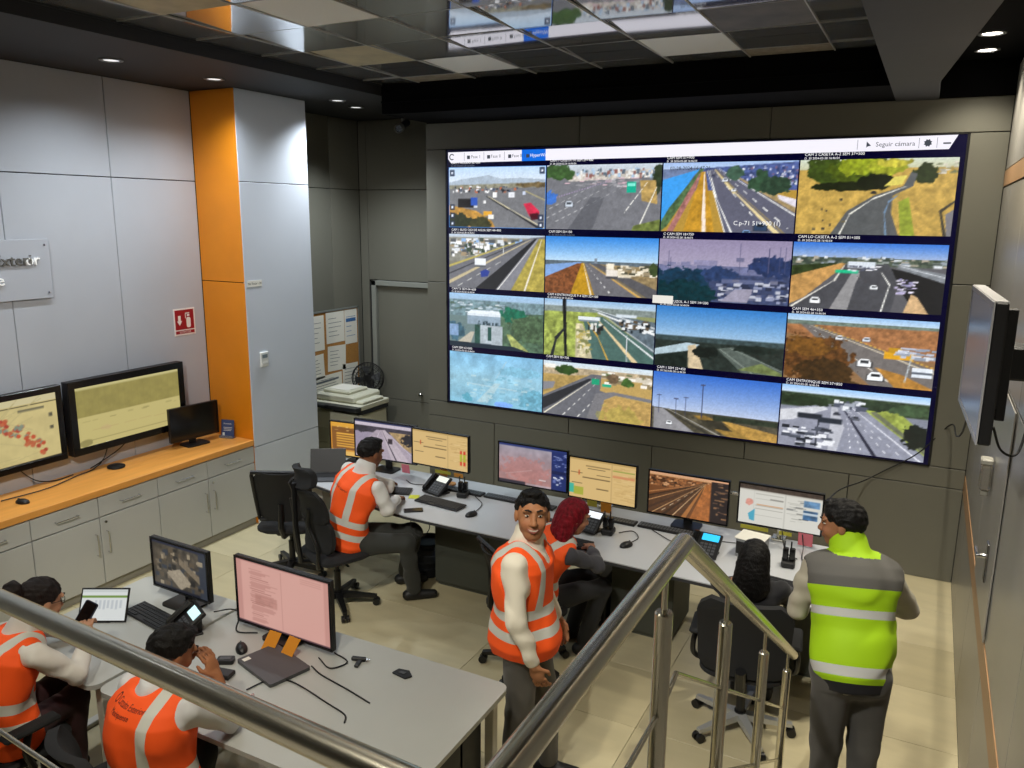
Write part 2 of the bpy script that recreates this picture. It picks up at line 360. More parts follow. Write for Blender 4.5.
# ------------------------------------------------------------------ downlights
M_LENS = {}
for i, (x, y, z, wt, col, cone, blend, aim) in enumerate(DOWNLIGHTS):
    seen = {0: 'recessed downlight in the left soffit nearest the door', 1: 'recessed downlight in the left soffit above the alcove', 2: 'recessed downlight in the left soffit by the orange pilaster',
            3: 'recessed downlight in the left soffit above the cabinets', 6: 'lit downlight in the black strip nearest the video wall', 7: 'lit downlight in the black strip farther from the video wall'}
    e = empty('downlight', (x, y, z), 0, seen.get(i, {4: 'recessed downlight in the left soffit above the map display', 5: 'last recessed downlight in the left soffit beyond the cabinets', 8: 'downlight in the black strip above the display on the arm', 9: 'aimed downlight in the tiled ceiling above the stairs', 10: 'unseen aimed downlight added to light the pilaster and left floor', 11: 'wide downlight in the tiled ceiling above the landing', 12: 'unseen downlight added to brighten the rails and the people nearby', 13: 'downlight in the black strip above the lower stairs', 14: 'downlight in the black strip above the upper stairs'}.get(i)), 'downlight', 'recessed ceiling downlights')
    MB().lathe([(0.062, -0.001), (0.085, -0.001), (0.085, -0.008), (0.066, -0.010), (0.062, -0.001)], 24, None, False).build('trim_ring', mat('downlight_ring', '#8e9092', 0.35, metal=0.6), e, smooth=True)
    MB().lathe([(0.0005, -0.003), (0.06, -0.003), (0.06, -0.0015), (0.0005, -0.0015)], 20).build('lens', mat('downlight_lens', '#d8dcdc', 0.4, emit='#ffffff', estr=6.0 if i in (6, 7) else 0.9), e) if i not in (6, 7) else MB().lathe([(0.0005, -0.003), (0.06, -0.003), (0.06, -0.0015), (0.0005, -0.0015)], 20).build('lens', mat('downlight_lens_bright', '#ffffff', 0.4, emit='#fff6e6', estr=12.0), e)
    ld = bpy.data.lights.new('downlight_lamp', 'SPOT'); ld.energy = wt; ld.color = col; ld.spot_size = math.radians(cone); ld.spot_blend = blend; ld.shadow_soft_size = 0.06
    lo = bpy.data.objects.new('downlight_lamp', ld); COL.objects.link(lo); lo.parent = e; lo.location = (0, 0, -0.03)
    if aim: lo.rotation_euler = (Vector(aim)-Vector((x, y, z))).to_track_quat('-Z', 'Y').to_euler()
# ================================================================== pictures for the displays (colour attributes on fine grids)
def hexc(h):
    h = h.lstrip('#'); return np.array([int(h[i:i+2], 16)/255 for i in (0, 2, 4)])
def fnoise(h, w_, cells, oct_=3, seed=0):
    r = np.random.default_rng(seed); out = np.zeros((h, w_)); amp = 1.0; tot = 0
    for k in range(oct_):
        ny, nx = max(2, int(cells*h/w_*2**k)+2), int(cells*2**k)+2
        g = r.random((ny, nx)); y = np.linspace(0, ny-1.001, h); x = np.linspace(0, nx-1.001, w_)
        yi, xi = y.astype(int), x.astype(int); fy, fx = (y-yi)[:, None], (x-xi)[None]
        fy = fy*fy*(3-2*fy); fx = fx*fx*(3-2*fx)
        out += amp*((g[yi][:, xi]*(1-fx)+g[yi][:, xi+1]*fx)*(1-fy)+(g[yi+1][:, xi]*(1-fx)+g[yi+1][:, xi+1]*fx)*fy)
        tot += amp; amp *= 0.55
    return out/tot
class Pic:
    SS = 2
    def __init__(s, w_=128, h_=72, bg='#000000', seed=1):
        s.W, s.H = w_*s.SS, h_*s.SS; s.a = np.tile(hexc(bg), (s.H, s.W, 1)); s.seed = seed
        s.u, s.v = np.meshgrid((np.arange(s.W)+.5)/s.W, (np.arange(s.H)+.5)/s.H); s.asp = s.W/s.H
    def nz(s, cells, oct_=3):
        s.seed += 1; return fnoise(s.H, s.W, cells, oct_, s.seed)
    def fill(s, mask, col, nz=0.0, cells=30, alpha=1.0):
        c = hexc(col)[None, None]
        if nz: c = c*(1+(s.nz(cells)[..., None]-.5)*2*nz)
        m = (mask*alpha)[..., None] if mask.dtype != bool else mask[..., None]*alpha
        s.a = s.a*(1-m)+np.clip(c, 0, 1)*m; return s
    def grad(s, v0, v1, c0, c1):
        t = np.clip((s.v-v0)/(v1-v0), 0, 1)[..., None]; m = ((s.v >= v0) & (s.v <= v1))[..., None]
        s.a = np.where(m, hexc(c0)*(1-t)+hexc(c1)*t, s.a); return s
    def rect(s, u0, v0, u1, v1, col, nz=0.0, cells=30, alpha=1.0):
        return s.fill((s.u >= u0) & (s.u < u1) & (s.v >= v0) & (s.v < v1), col, nz, cells, alpha)
    def inside(s, pts):
        m = np.zeros(s.u.shape, bool); n = len(pts)
        for i in range(n):
            (x0, y0), (x1, y1) = pts[i], pts[(i+1) % n]
            if y0 == y1: continue
            m ^= ((s.v > min(y0, y1)) & (s.v <= max(y0, y1)) & (s.u < x0+(s.v-y0)*(x1-x0)/(y1-y0)))
        return m
    def poly(s, pts, col, nz=0.0, cells=30, alpha=1.0): return s.fill(s.inside(pts), col, nz, cells, alpha)
    def line(s, pts, w0, col, w1=None, dash=None, alpha=1.0):
        w1 = w0 if w1 is None else w1; L = 0
        for (x0, y0), (x1, y1) in zip(pts[:-1], pts[1:]):
            dx, dy = (x1-x0)*s.asp, y1-y0; q = dx*dx+dy*dy+1e-9
            t = np.clip(((s.u-x0)*s.asp*dx+(s.v-y0)*dy)/q, 0, 1)
            d = np.hypot((s.u-x0)*s.asp-t*dx, s.v-y0-t*dy); ww = w0+(w1-w0)*t
            m = d < ww
            if dash: m &= ((t**dash[2] if len(dash) > 2 else t)*dash[0] % 1) < dash[1]
            s.fill(m, col, alpha=alpha)
        return s
    def blob(s, cx, cy, rx, ry, col, nz=0.35, rough=0.5, cells=24, alpha=1.0):
        n = s.nz(cells); d = np.hypot((s.u-cx)/rx, (s.v-cy)/ry)
        m = d+(n-.5)*2*rough < 1.0
        return s.fill(m, col, nz, cells*1.6, alpha)
    def scat(s, u0, v0, u1, v1, n, cols, sz=(.012, .02), alpha=1.0):
        r = np.random.default_rng(s.seed+99)
        for k in range(n):
            x, y = r.uniform(u0, u1), r.uniform(v0, v1); a, b = sz[0]*r.uniform(.5, 1.4), sz[1]*r.uniform(.5, 1.4)
            s.rect(x, y, x+a, y+b, cols[r.integers(len(cols))], alpha=alpha)
        return s
    def car(s, x, y, k, col, roof='#20242a'):
        s.rect(x-k*.6, y-k*.35, x+k*.6, y+k*.6, '#15171c', alpha=.6)
        s.poly([(x-k*.5, y-k*.2), (x-k*.3, y-k*.75), (x+k*.3, y-k*.75), (x+k*.5, y-k*.2), (x+k*.5, y+k*.5), (x-k*.5, y+k*.5)], col)
        s.rect(x-k*.3, y-k*.5, x+k*.3, y-k*.1, roof); return s
    def grain(s, amt=.09, cells=120):
        s.a = np.clip(s.a*(1+(s.nz(cells, 2)[..., None]-.5)*2*amt), 0, 1); return s
    def tint(s, col, k):
        s.a = s.a*(1-k)+hexc(col)*k; return s
    def done(s):
        a = s.a.reshape(s.H//s.SS, s.SS, s.W//s.SS, s.SS, 3).mean((1, 3)); return np.clip(a, 0, 1)
def picture_mesh(name, pic, wx, wz, m, attr='picture'):
    """fine grid in the xz plane (facing -y), origin at its lower left corner, coloured by the picture"""
    h, w_ = pic.shape[:2]
    x, z = np.meshgrid(np.linspace(0, wx, w_), np.linspace(wz, 0, h))
    co_ = np.stack([x, np.zeros_like(x), z], -1).reshape(-1, 3)
    i = np.arange(h*w_).reshape(h, w_); f = np.stack([i[1:, :-1], i[1:, 1:], i[:-1, 1:], i[:-1, :-1]], -1).reshape(-1, 4)
    me = bpy.data.meshes.new(name); me.vertices.add(len(co_)); me.vertices.foreach_set('co', co_.ravel())
    me.loops.add(f.size); me.loops.foreach_set('vertex_index', f.ravel()); me.polygons.add(len(f)); me.polygons.foreach_set('loop_start', np.arange(len(f))*4)
    me.update(calc_edges=True)
    lin = np.where(pic <= .04045, pic/12.92, ((pic+.055)/1.055)**2.4)
    at = me.attributes.new(attr, 'FLOAT_COLOR', 'POINT'); at.data.foreach_set('color', np.concatenate([lin, np.ones((h, w_, 1))], -1).ravel().astype(np.float32))
    me.materials.append(m); return me
# ---- the sixteen road cameras
def road_fan(p, vx, vy, b0, b1, col='#5f6168', dashes=(), edges=True, nz=.12):
    p.poly([(vx, vy), (vx+.004, vy), (b1, 1.01), (b0, 1.01)], col, nz, 40)
    if edges:
        p.line([(vx, vy), (b0, 1.0)], .001, '#e8e6da', .009); p.line([(vx, vy), (b1, 1.0)], .001, '#e8e6da', .009)
    for b in dashes: p.line([(vx, vy), (b, 1.0)], .001, '#f0f0ea', .008, dash=(9, .45, .6))
def feed_1():
    p = Pic(seed=11, bg='#6e6f74'); p.grad(0, .3, '#b9d5f0', '#dfe6ee'); p.poly([(0, .26), (.15, .2), (.3, .17), (.42, .14), (.55, .2), (.75, .19), (1, .22), (1, .34), (0, .34)], '#a9b7c6', .08)
    p.poly([(0, .3), (1, .26), (1, .36), (0, .38)], '#8d8a78', .3, 40); p.poly([(0, .36), (1, .34), (1, 1), (0, 1)], '#77787c', .1)
    p.scat(.02, .31, .7, .4, 60, ['#2b2d33', '#e9e9ea', '#b56a4a', '#42506a'], (.02, .03)); p.poly([(0, .62), (.3, .72), (.46, .88), (.5, 1), (0, 1)], '#b88a3f', .3, 30)
    p.blob(.08, .9, .16, .16, '#2d3420'); p.blob(.34, .92, .12, .1, '#3b3c22'); p.line([(.4, .48), (.62, .68), (.95, 1.0)], .006, '#2c2c30', .02); p.line([(.42, .48), (.64, .68), (.98, .98)], .004, '#d8cfae', .01)
    p.rect(.1, .52, .27, .67, '#1d1b1d'); p.rect(.24, .5, .31, .63, '#2f55b4'); p.rect(.27, .63, .31, .67, '#cfd3da'); p.poly([(.78, .6), (.85, .58), (.94, .72), (.93, .82), (.84, .8)], '#d0304e', .15); p.poly([(.84, .76), (.93, .74), (.94, .84), (.86, .86)], '#4a1420')
    p.rect(.47, .42, .51, .5, '#f1f1f1'); p.rect(.63, .42, .69, .5, '#e2e4ea'); p.rect(.77, .4, .8, .46, '#c6cfe2'); p.rect(.37, .72, .46, .8, '#e0a63a'); p.rect(.42, .78, .48, .85, '#e8e8e2'); p.rect(.37, .55, .4, .6, '#f0f0f0')
    p.line([(.8, .4), (1, .55), (1, .75)], .008, '#b0a678'); p.blob(.9, .3, .2, .04, '#6b5c40')
    for x, y in ((.04, .1), (.96, .08), (.04, .66), (.04, .8), (.04, .93), (.95, .82), (.95, .94)):
        p.rect(x-.026, y-.05, x+.026, y+.05, '#1f2a44', alpha=.85); p.rect(x-.01, y-.02, x+.01, y+.02, '#dfe7f5')
    p.line([(0, .0), (1, 0), (1, 1), (0, 1), (0, 0)], .012, '#3f86d6'); return p.grain().done()
def feed_2():
    p = Pic(seed=22, bg='#77787e'); p.grad(0, .2, '#c9d3de', '#aeb2b6'); p.poly([(0, .2), (1, .12), (1, 1), (0, 1)], '#74757b', .1)
    p.poly([(.2, .16), (.95, .08), (.98, .2), (.2, .26)], '#c7bfb6', .3, 50); p.scat(.25, .06, .97, .16, 90, ['#5f6b78', '#a9c0d8', '#e5e5e2', '#8b5e58'], (.02, .05)); p.scat(.15, .2, .8, .34, 40, ['#d8b6c0', '#b7b5ba', '#8c8c92'], (.05, .012))
    p.blob(.1, .12, .16, .1, '#3d5a31'); p.blob(.97, .25, .04, .25, '#2f3a28'); p.poly([(.82, .25), (.95, .25), (.97, .6), (.84, .55)], '#a98d55', .3)
    for a, b in ((.1, .62), (.24, .7), (.38, .78)): p.line([(a+.35, .3), (a-.32, .9)], .002, '#cfd0d2', .006, dash=(12, .5))
    p.line([(.88, .28), (.7, .72)], .004, '#f0efe8', .008, dash=(5, .75)); p.line([(.96, .35), (.82, .95)], .005, '#efeee4', .01); p.line([(.0, .55), (.55, .26)], .01, '#a592b8', .006, dash=(24, .5))
    p.rect(.71, .27, .79, .43, '#17a98c'); p.rect(.72, .29, .78, .33, '#7fe3cf'); p.car(.21, .61, .07, '#c9d2de'); p.blob(.02, .5, .07, .1, '#3f6fc0', .1); p.poly([(.78, .92), (1, .82), (1, 1), (.76, 1)], '#6d7a3f', .4)
    p.poly([(.2, 1), (.4, .5), (.52, .5), (.42, 1)], '#4c4e55', .1, alpha=.5); return p.grain().done()
def feed_3():
    p = Pic(seed=33, bg='#b08c3c'); p.grad(0, .14, '#9fb9e4', '#b7c9e4'); p.poly([(0, .12), (1, .02), (1, .4), (0, .4)], '#4b5a8e', .35, 50); p.scat(.5, .07, 1, .3, 130, ['#a9b0d0', '#7d5f74', '#33406b', '#d9dbe8'], (.015, .03))
    p.poly([(0, .1), (.3, .08), (.3, .18), (0, .25)], '#6b7a9c', .2); p.poly([(0, .25), (.29, .1), (.24, .2), (.03, .85), (0, .9)], '#3f9be8', .06); p.poly([(.29, .1), (.32, .1), (.26, .3), (.05, .92), (0, 1), (0, .86), (.06, .66)], '#4f6a46', .35, 40)
    p.poly([(.3, .12), (.26, .4), (.1, 1), (.05, 1), (.2, .45)], '#a5706a', .3, 50); p.poly([(.3, .14), (.33, .14), (.42, 1), (.18, 1)], '#b98a2d', .2); p.line([(.322, .15), (.34, 1)], .006, '#efdfce', .03)
    p.poly([(.34, .12), (.42, .1), (1, .7), (1, 1), (.5, 1)], '#5e5f70', .06); p.line([(.345, .13), (.5, 1)], .003, '#f0eee6', .008); p.line([(.36, .13), (.42, .5), (.55, 1)], .003, '#f2f2ee', .012); p.line([(.38, .12), (.82, 1)], .002, '#f5f5f2', .01, dash=(9, .4, .6))
    p.line([(.4, .11), (.55, .42), (.88, 1)], .006, '#e2cf9c', .03); p.line([(.405, .11), (.57, .42), (.93, 1)], .004, '#8a7c5e', .014); p.line([(.43, .1), (1, .75)], .003, '#f3f3ef', .008); p.line([(.42, .1), (.95, .92)], .002, '#f5f5f2', .01, dash=(9, .4, .6))
    p.poly([(.5, .16), (.56, .2), (1, .62), (1, .72)], '#a08a62', .25); p.blob(.55, .16, .06, .1, '#3f5a4a'); p.blob(.74, .3, .08, .16, '#34503a'); p.blob(.86, .33, .11, .12, '#2d4232'); p.poly([(.86, .46), (1, .53), (1, .64), (.88, .53)], '#dcd6e0', .1)
    p.car(.48, .26, .04, '#dfe5ee'); p.car(.55, .4, .035, '#eef0f3'); p.car(.76, .92, .09, '#30435f'); p.car(.39, .2, .03, '#3b3d55'); p.car(.66, 1.0, .06, '#7aa0d0'); return p.grain().done()
def feed_4():
    p = Pic(seed=44, bg='#b9994a'); p.grad(0, .2, '#cdd6c6', '#b8b48a'); p.poly([(0, .14), (1, .12), (1, 1), (0, 1)], '#bb9a4e', .22, 30); p.scat(.85, .05, 1, .2, 20, ['#a8a392', '#d3cdbd', '#6d7050'], (.03, .02))
    for x, y, a, b, c in ((.2, .14, .14, .2, '#3a4a1a'), (.42, .18, .2, .2, '#4b5a18'), (.38, .1, .12, .12, '#8d9a25'), (.56, .12, .12, .1, '#9aa02c'), (.62, .06, .1, .06, '#b3ab3c')): p.blob(x, y, a, b, c)
    p.blob(.34, .36, .28, .06, '#1c2210', .3, .4); p.blob(.5, .3, .12, .1, '#141a0c', .3, .4); p.blob(.8, .2, .07, .14, '#27331a'); p.poly([(.72, .18), (.76, .2), (.74, .36), (.62, .48), (.62, .7), (.68, 1), (.24, 1), (.34, .68), (.5, .48), (.68, .36)], '#55585a', .1)
    p.line([(.7, .36), (.5, .52), (.36, .72), (.3, 1)], .003, '#eceade', .01); p.line([(.66, .46), (.6, .56), (.58, .7), (.6, 1)], .003, '#6f8aa8', .012); p.poly([(.62, .24), (.7, .22), (.67, .34), (.56, .36)], '#d9cb62', .1)
    p.line([(1, .55), (.92, .68), (.96, 1)], .012, '#3e3a30', .02); p.poly([(.95, .72), (1, .65), (1, 1), (.97, 1)], '#77757a'); p.poly([(.66, .56), (.72, .5), (.78, 1), (.69, 1)], '#8d9a34', .25)
    p.car(.5, .44, .03, '#33302a'); p.scat(.06, .5, .34, .95, 8, ['#4b4536', '#6b6042'], (.02, .03)); return p.grain().done()
def feed_5():
    p = Pic(seed=55, bg='#7d7a6e'); p.grad(0, .1, '#b7c8dc', '#c6cbd0'); p.rect(0, .06, 1, .5, '#8b8a80', .2); p.scat(0, .06, .75, .38, 170, ['#f2f2f2', '#d9dde2', '#55585c', '#a28f74', '#3a4a3a', '#8fb2de'], (.05, .05))
    p.poly([(0, .62), (.86, .05), (1, .02), (1, 1), (0, 1)], '#6f7077', .08); p.line([(0, .6), (.7, .14)], .02, '#b7a95c', .008); p.line([(0, .74), (.8, .1)], .012, '#3a3b40', .006); p.line([(0, .9), (.86, .08)], .03, '#c2b491', .005)
    p.poly([(.28, 1), (.9, .06), (.93, .06), (.5, 1)], '#26272b', .1); p.poly([(.5, 1), (.92, .06), (.94, .06), (.7, 1)], '#81828a', .08); p.line([(.52, 1), (.925, .08)], .008, '#efeee8', .002); p.poly([(.66, 1), (.94, .06), (1, .06), (1, 1)], '#a99a4a', .25); p.line([(.8, 1), (.965, .08)], .016, '#e6dfd0', .005)
    p.line([(.1, .96), (.6, .44)], .005, '#efefe8', .003, dash=(5, .5)); p.rect(.28, .44, .4, .58, '#e9edf2'); p.rect(.28, .56, .4, .6, '#555a60'); p.poly([(.34, .68), (.4, .63), (.44, .67), (.42, .76), (.35, .78)], '#2c3f8f'); p.line([(.57, .04), (.585, .35)], .006, '#d5d9dc'); p.line([(.33, .02), (.335, .3)], .004, '#8f9499'); return p.grain(.08).done()
def feed_6():
    p = Pic(seed=66, bg='#80714a'); p.grad(0, .42, '#2f7fd6', '#b9d7ee'); p.rect(0, .42, 1, .5, '#5d6a74', .25, 60); p.poly([(0, .5), (.3, .44), (.34, .44), (.02, .72), (0, .72)], '#7ea2d6', .06); p.poly([(.02, .7), (.3, .46), (.36, .45), (.24, 1), (0, 1), (0, .72)], '#7a4a2c', .45, 60)
    p.poly([(.34, .45), (.36, .45), (.5, 1), (.24, 1)], '#b58a22', .2); p.line([(.355, .46), (.43, 1)], .003, '#ecdfc8', .014); p.poly([(.36, .45), (.41, .45), (.9, 1), (.46, 1)], '#6c6b70', .1); p.line([(.37, .46), (.62, 1)], .002, '#efefec', .009, dash=(10, .4, .6)); p.line([(.41, .46), (.86, 1)], .004, '#cda45a', .02)
    p.poly([(.43, .46), (.5, .46), (1, .86), (1, 1), (.92, 1)], '#58575b', .1); p.poly([(.5, .46), (1, .5), (1, .86)], '#8d7a58', .3, 40); p.scat(.55, .44, 1, .62, 60, ['#d8cdb6', '#9a8b70', '#4a4a3c', '#efe6d2'], (.05, .05)); p.blob(.97, .52, .05, .1, '#3c4a2a'); p.rect(.56, .55, .66, .68, '#e4dcd2'); p.rect(.56, .66, .66, .7, '#45454a'); p.rect(.455, .37, .475, .45, '#7d8896'); return p.grain().done()
def feed_7():
    p = Pic(seed=77, bg='#6c6b86'); p.grad(0, .5, '#8d83a2', '#a79fb6'); p.rect(0, .42, 1, .6, '#6b6f92', .2, 50); p.rect(.28, .33, .46, .42, '#8986a6', .1); p.scat(0, .36, .3, .45, 20, ['#7b7b9c', '#8f8aa6'], (.05, .05))
    p.rect(0, .55, 1, 1, '#3c4668', .3, 40); p.blob(.16, .68, .24, .22, '#17344a', .3); p.blob(.2, .86, .26, .2, '#0d2f36', .35); p.blob(.48, .55, .14, .12, '#2a3c62'); p.blob(.88, .42, .16, .16, '#27365e', .3); p.rect(.5, .62, .8, .68, '#5a6284'); p.scat(.45, .62, 1, .95, 70, ['#8d93b0', '#b7bac8', '#2b3148', '#6d6f86'], (.05, .04)); p.poly([(.6, .78), (.74, .76), (.7, .98), (.5, .98)], '#9793a6', .1)
    for x, y in ((.08, .2), (.63, .06), (.84, .12), (.92, .1), (.96, .1), (.1, .3)): p.line([(x, y), (x, .5)], .004, '#4e4f70')
    p.rect(.6, .28, .66, .34, '#6a6a88'); return p.grain().done()
def feed_8():
    p = Pic(seed=88, bg='#5a5a5f'); p.grad(0, .25, '#2f6fd0', '#a9b9d6'); p.rect(0, .22, 1, .34, '#4f5a4c', .4, 60); p.scat(0, .2, 1, .32, 80, ['#d8dde2', '#8f99a2', '#39443c', '#a9a192'], (.04, .03)); p.poly([(0, .36), (.3, .3), (.32, .34), (0, .6)], '#2c3a1c', .4)
    p.poly([(0, .52), (.34, .3), (.37, .32), (.1, .84), (0, .95)], '#b98d52', .25); p.poly([(.36, .32), (.64, .3), (.72, .55), (.68, 1), (0, 1), (.3, .55)], '#47484e', .12); p.line([(.36, .33), (.3, .56), (.02, .98)], .004, '#d8d5cc', .014); p.line([(.42, .45), (.3, 1)], .003, '#eeeeea', .008); p.line([(.46, .45), (.38, 1)], .003, '#cfcfc8', .006)
    p.poly([(.42, .4), (.46, .4), (.4, 1), (.28, 1)], '#8f8e90', .1); p.line([(.6, .42), (.66, .6), (.62, 1)], .004, '#f0f0ea', .009); p.poly([(.66, .36), (1, .5), (1, 1), (.84, 1), (.74, .7)], '#17181c', .2); p.poly([(.7, .3), (1, .42), (1, .55), (.7, .36)], '#7d8288', .15); p.line([(.72, .33), (1, .47)], .006, '#c9ced4'); p.scat(.68, .5, .8, .72, 30, ['#c9bfe0', '#8f8ab0', '#e4e0ee'], (.03, .02)); p.poly([(.8, .72), (.84, .76), (.92, 1), (.76, 1)], '#c9a77c', .2)
    p.rect(.3, .4, .45, .45, '#17b583'); p.rect(.38, .28, .56, .37, '#d3dbe4'); p.scat(.38, .33, .58, .4, 20, ['#e8e8ee', '#54586a'], (.03, .02)); p.car(.18, .88, .07, '#f2f4f6'); p.car(.56, .65, .05, '#eef1f4'); return p.grain().done()
def feed_9():
    p = Pic(seed=99, bg='#6a7f80'); p.grad(0, .2, '#9cc3e8', '#9fb4c8'); p.rect(0, .12, 1, .42, '#6f8890', .35, 40); p.scat(0, .14, .6, .34, 60, ['#b9c9d2', '#93a7b4', '#50665c', '#d4dde2'], (.05, .02)); p.poly([(.55, .35), (1, .3), (1, 1), (.5, 1)], '#4d6652', .4, 30); p.blob(.68, .35, .12, .14, '#1f6a52', .3); p.blob(.85, .6, .2, .24, '#4b6248', .4); p.poly([(.62, .7), (.66, .7), (.86, 1), (.7, 1)], '#a9b26a', .3)
    p.rect(.2, .36, .56, .56, '#8fa3b4', .1); p.poly([(.2, .36), (.24, .3), (.54, .3), (.56, .36)], '#e4ecf2'); p.rect(.2, .36, .56, .4, '#d6e0e8'); p.scat(.3, .48, .54, .55, 16, ['#31424c', '#5d707c'], (.02, .04)); p.rect(.3, .57, .58, .95, '#a9b4bc', .15); p.rect(.28, .56, .34, .95, '#2c5048', .3); p.rect(.42, .6, .46, .85, '#27504a'); p.blob(.06, .7, .1, .16, '#3d5f70'); p.rect(0, .58, .1, .8, '#7f9cc0', .1); p.poly([(.1, .9), (.24, .7), (.28, .7), (.22, 1)], '#b9b3a4')
    p.poly([(0, .9), (.7, .92), (.86, 1), (0, 1)], '#1c2a38'); return p.grain().done()
def feed_10():
    p = Pic(seed=110, bg='#8a9062'); p.grad(0, .14, '#8db4dc', '#c0d0dc'); p.rect(0, .12, 1, .22, '#7f8a86', .25, 50); p.poly([(0, .22), (.5, .2), (.36, 1), (0, 1)], '#93a04e', .4, 30); p.poly([(.3, .4), (.36, .4), (.5, 1), (.3, 1)], '#c6bd9a', .3); p.poly([(.36, .3), (.54, .26), (1, .8), (1, 1), (.46, 1)], '#4b6862', .12); p.poly([(.54, .2), (1, .3), (1, .82)], '#5d6a74', .3, 40)
    p.line([(.38, .3), (.5, .6), (.6, 1)], .004, '#d6a640', .012); p.line([(.5, .32), (.84, 1)], .006, '#dcc69a', .035); p.line([(.55, .3), (1, .9)], .004, '#e6eaec', .014); p.line([(.6, .3), (1, .78)], .003, '#cfd6da', .008); p.line([(.5, .2), (1, .5)], .01, '#e9ecee', .02); p.line([(.45, .14), (1, .4)], .006, '#c2c9ce', .014)
    p.rect(.32, .28, .52, .33, '#dfe6ea'); p.rect(.33, .33, .5, .36, '#7f8a92'); p.scat(.4, .36, .54, .5, 14, ['#202428', '#3a2f22', '#d9d9d4'], (.02, .08)); p.rect(.66, .2, .84, .25, '#cfd9e2'); p.scat(.68, .28, .95, .46, 50, ['#1c2226', '#e2e6e8', '#5c4f3f'], (.03, .05)); p.poly([(.17, 0), (.205, 0), (.225, 1), (.2, 1)], '#14161a'); p.line([(.2, .5), (.12, .68), (.08, 1)], .014, '#22262c', .03); p.line([(.76, .55), (.765, 1)], .006, '#cfd4d8'); p.scat(.3, .5, .42, .9, 50, ['#d9d2b4', '#7d7f50', '#b7a862'], (.03, .04)); return p.grain().done()
def feed_11():
    p = Pic(seed=121, bg='#2b3230'); p.grad(0, .55, '#2f76c0', '#a7c3da'); p.rect(0, .5, 1, 1, '#27302c', .4, 40); p.rect(0, .48, 1, .56, '#3a4a4c', .35, 60); p.poly([(0, .72), (.26, .58), (.36, .6), (.3, .7), (0, .82)], '#aec2cc', .1); p.poly([(.27, .63), (.33, .6), (.4, 1), (.28, 1)], '#c9b695', .15); p.poly([(.5, .64), (.62, .6), (1, .92), (1, 1), (.7, 1)], '#56605a', .2, 50)
    p.line([(.52, .64), (.78, 1)], .004, '#9aa59c', .006); p.line([(.6, .62), (1, .92)], .004, '#8d9890'); p.blob(.42, .72, .1, .1, '#161d1a'); p.blob(.8, .62, .16, .06, '#1c2622'); p.poly([(.0, .84), (.26, .74), (.27, 1), (0, 1)], '#1b2420', .4); p.poly([(.66, .95), (.84, .82), (1, .96), (1, 1)], '#6d7a4a', .3); return p.grain().done()
def feed_12():
    p = Pic(seed=132, bg='#8b6a48'); p.grad(0, .1, '#8eb8e6', '#bcd3e6'); p.rect(0, .1, 1, .2, '#6b7a70', .3, 60); p.poly([(0, .16), (1, .14), (1, .6), (0, .3)], '#9b6a44', .3, 40); p.poly([(.1, .16), (.2, .16), (1, .7), (1, 1), (.6, 1)], '#6f6a68', .1); p.line([(.17, .17), (1, .75)], .003, '#d4c8b0', .01); p.line([(.14, .17), (.78, 1)], .002, '#efece4', .008, dash=(9, .45, .6)); p.line([(.2, .17), (1, .68)], .006, '#caa24a', .012, dash=(26, .6))
    p.blob(.2, .66, .27, .34, '#5b3a1c', .5, .5); p.blob(.16, .5, .16, .16, '#6f4a1e', .4); p.blob(.3, .85, .22, .2, '#3d2a14', .4); p.car(.55, .68, .09, '#f2f4f6'); p.car(.63, .87, .1, '#eef1f4'); p.car(.37, .33, .05, '#e8ecf2'); p.car(.55, .33, .05, '#dfe6f0'); p.rect(.67, .48, .86, .58, '#d9a021', .1); p.rect(.7, .42, .78, .49, '#b98a1e'); p.scat(.72, .4, 1, .55, 30, ['#d9dee6', '#8f98a8', '#b9bfd0'], (.07, .03)); p.rect(.86, .68, .99, .82, '#dfe6ee', .1); p.rect(.86, .74, .99, .77, '#3a4250')
    p.poly([(.62, .72), (.8, .8), (1, .98), (1, 1), (.76, 1)], '#b5813a', .25); p.line([(.85, .5), (.82, .9)], .008, '#b8c0c4'); return p.grain().done()
def feed_13():
    p = Pic(seed=143, bg='#7fb0c6'); p.grad(0, .5, '#7fb6da', '#93c0d4'); p.grad(.5, 1, '#93c0d4', '#7fb4cc'); p.a = np.clip(p.a*(1+(p.nz(10)[..., None]-.5)*.35), 0, 1); p.poly([(.3, .95), (.5, .55), (.56, .55), (.42, .95)], '#b8cfd4', .1, alpha=.7); p.line([(.2, .6), (.85, .66)], .01, '#b3ccd4', alpha=.8); p.line([(.5, .5), (.62, .12)], .01, '#a5c6d6', alpha=.8); p.blob(.2, .88, .06, .08, '#5a9fb4', .1); p.blob(.6, .95, .1, .06, '#7aa6ea', .1); p.blob(.9, .8, .14, .2, '#6aa5bc', .2); p.blob(.75, .3, .2, .1, '#78b0c8', .2, alpha=.7); p.scat(.1, .4, .9, .95, 40, ['#a7c9d4', '#6ea8be', '#c3d8da'], (.05, .03), .6); return p.grain(.08).done()
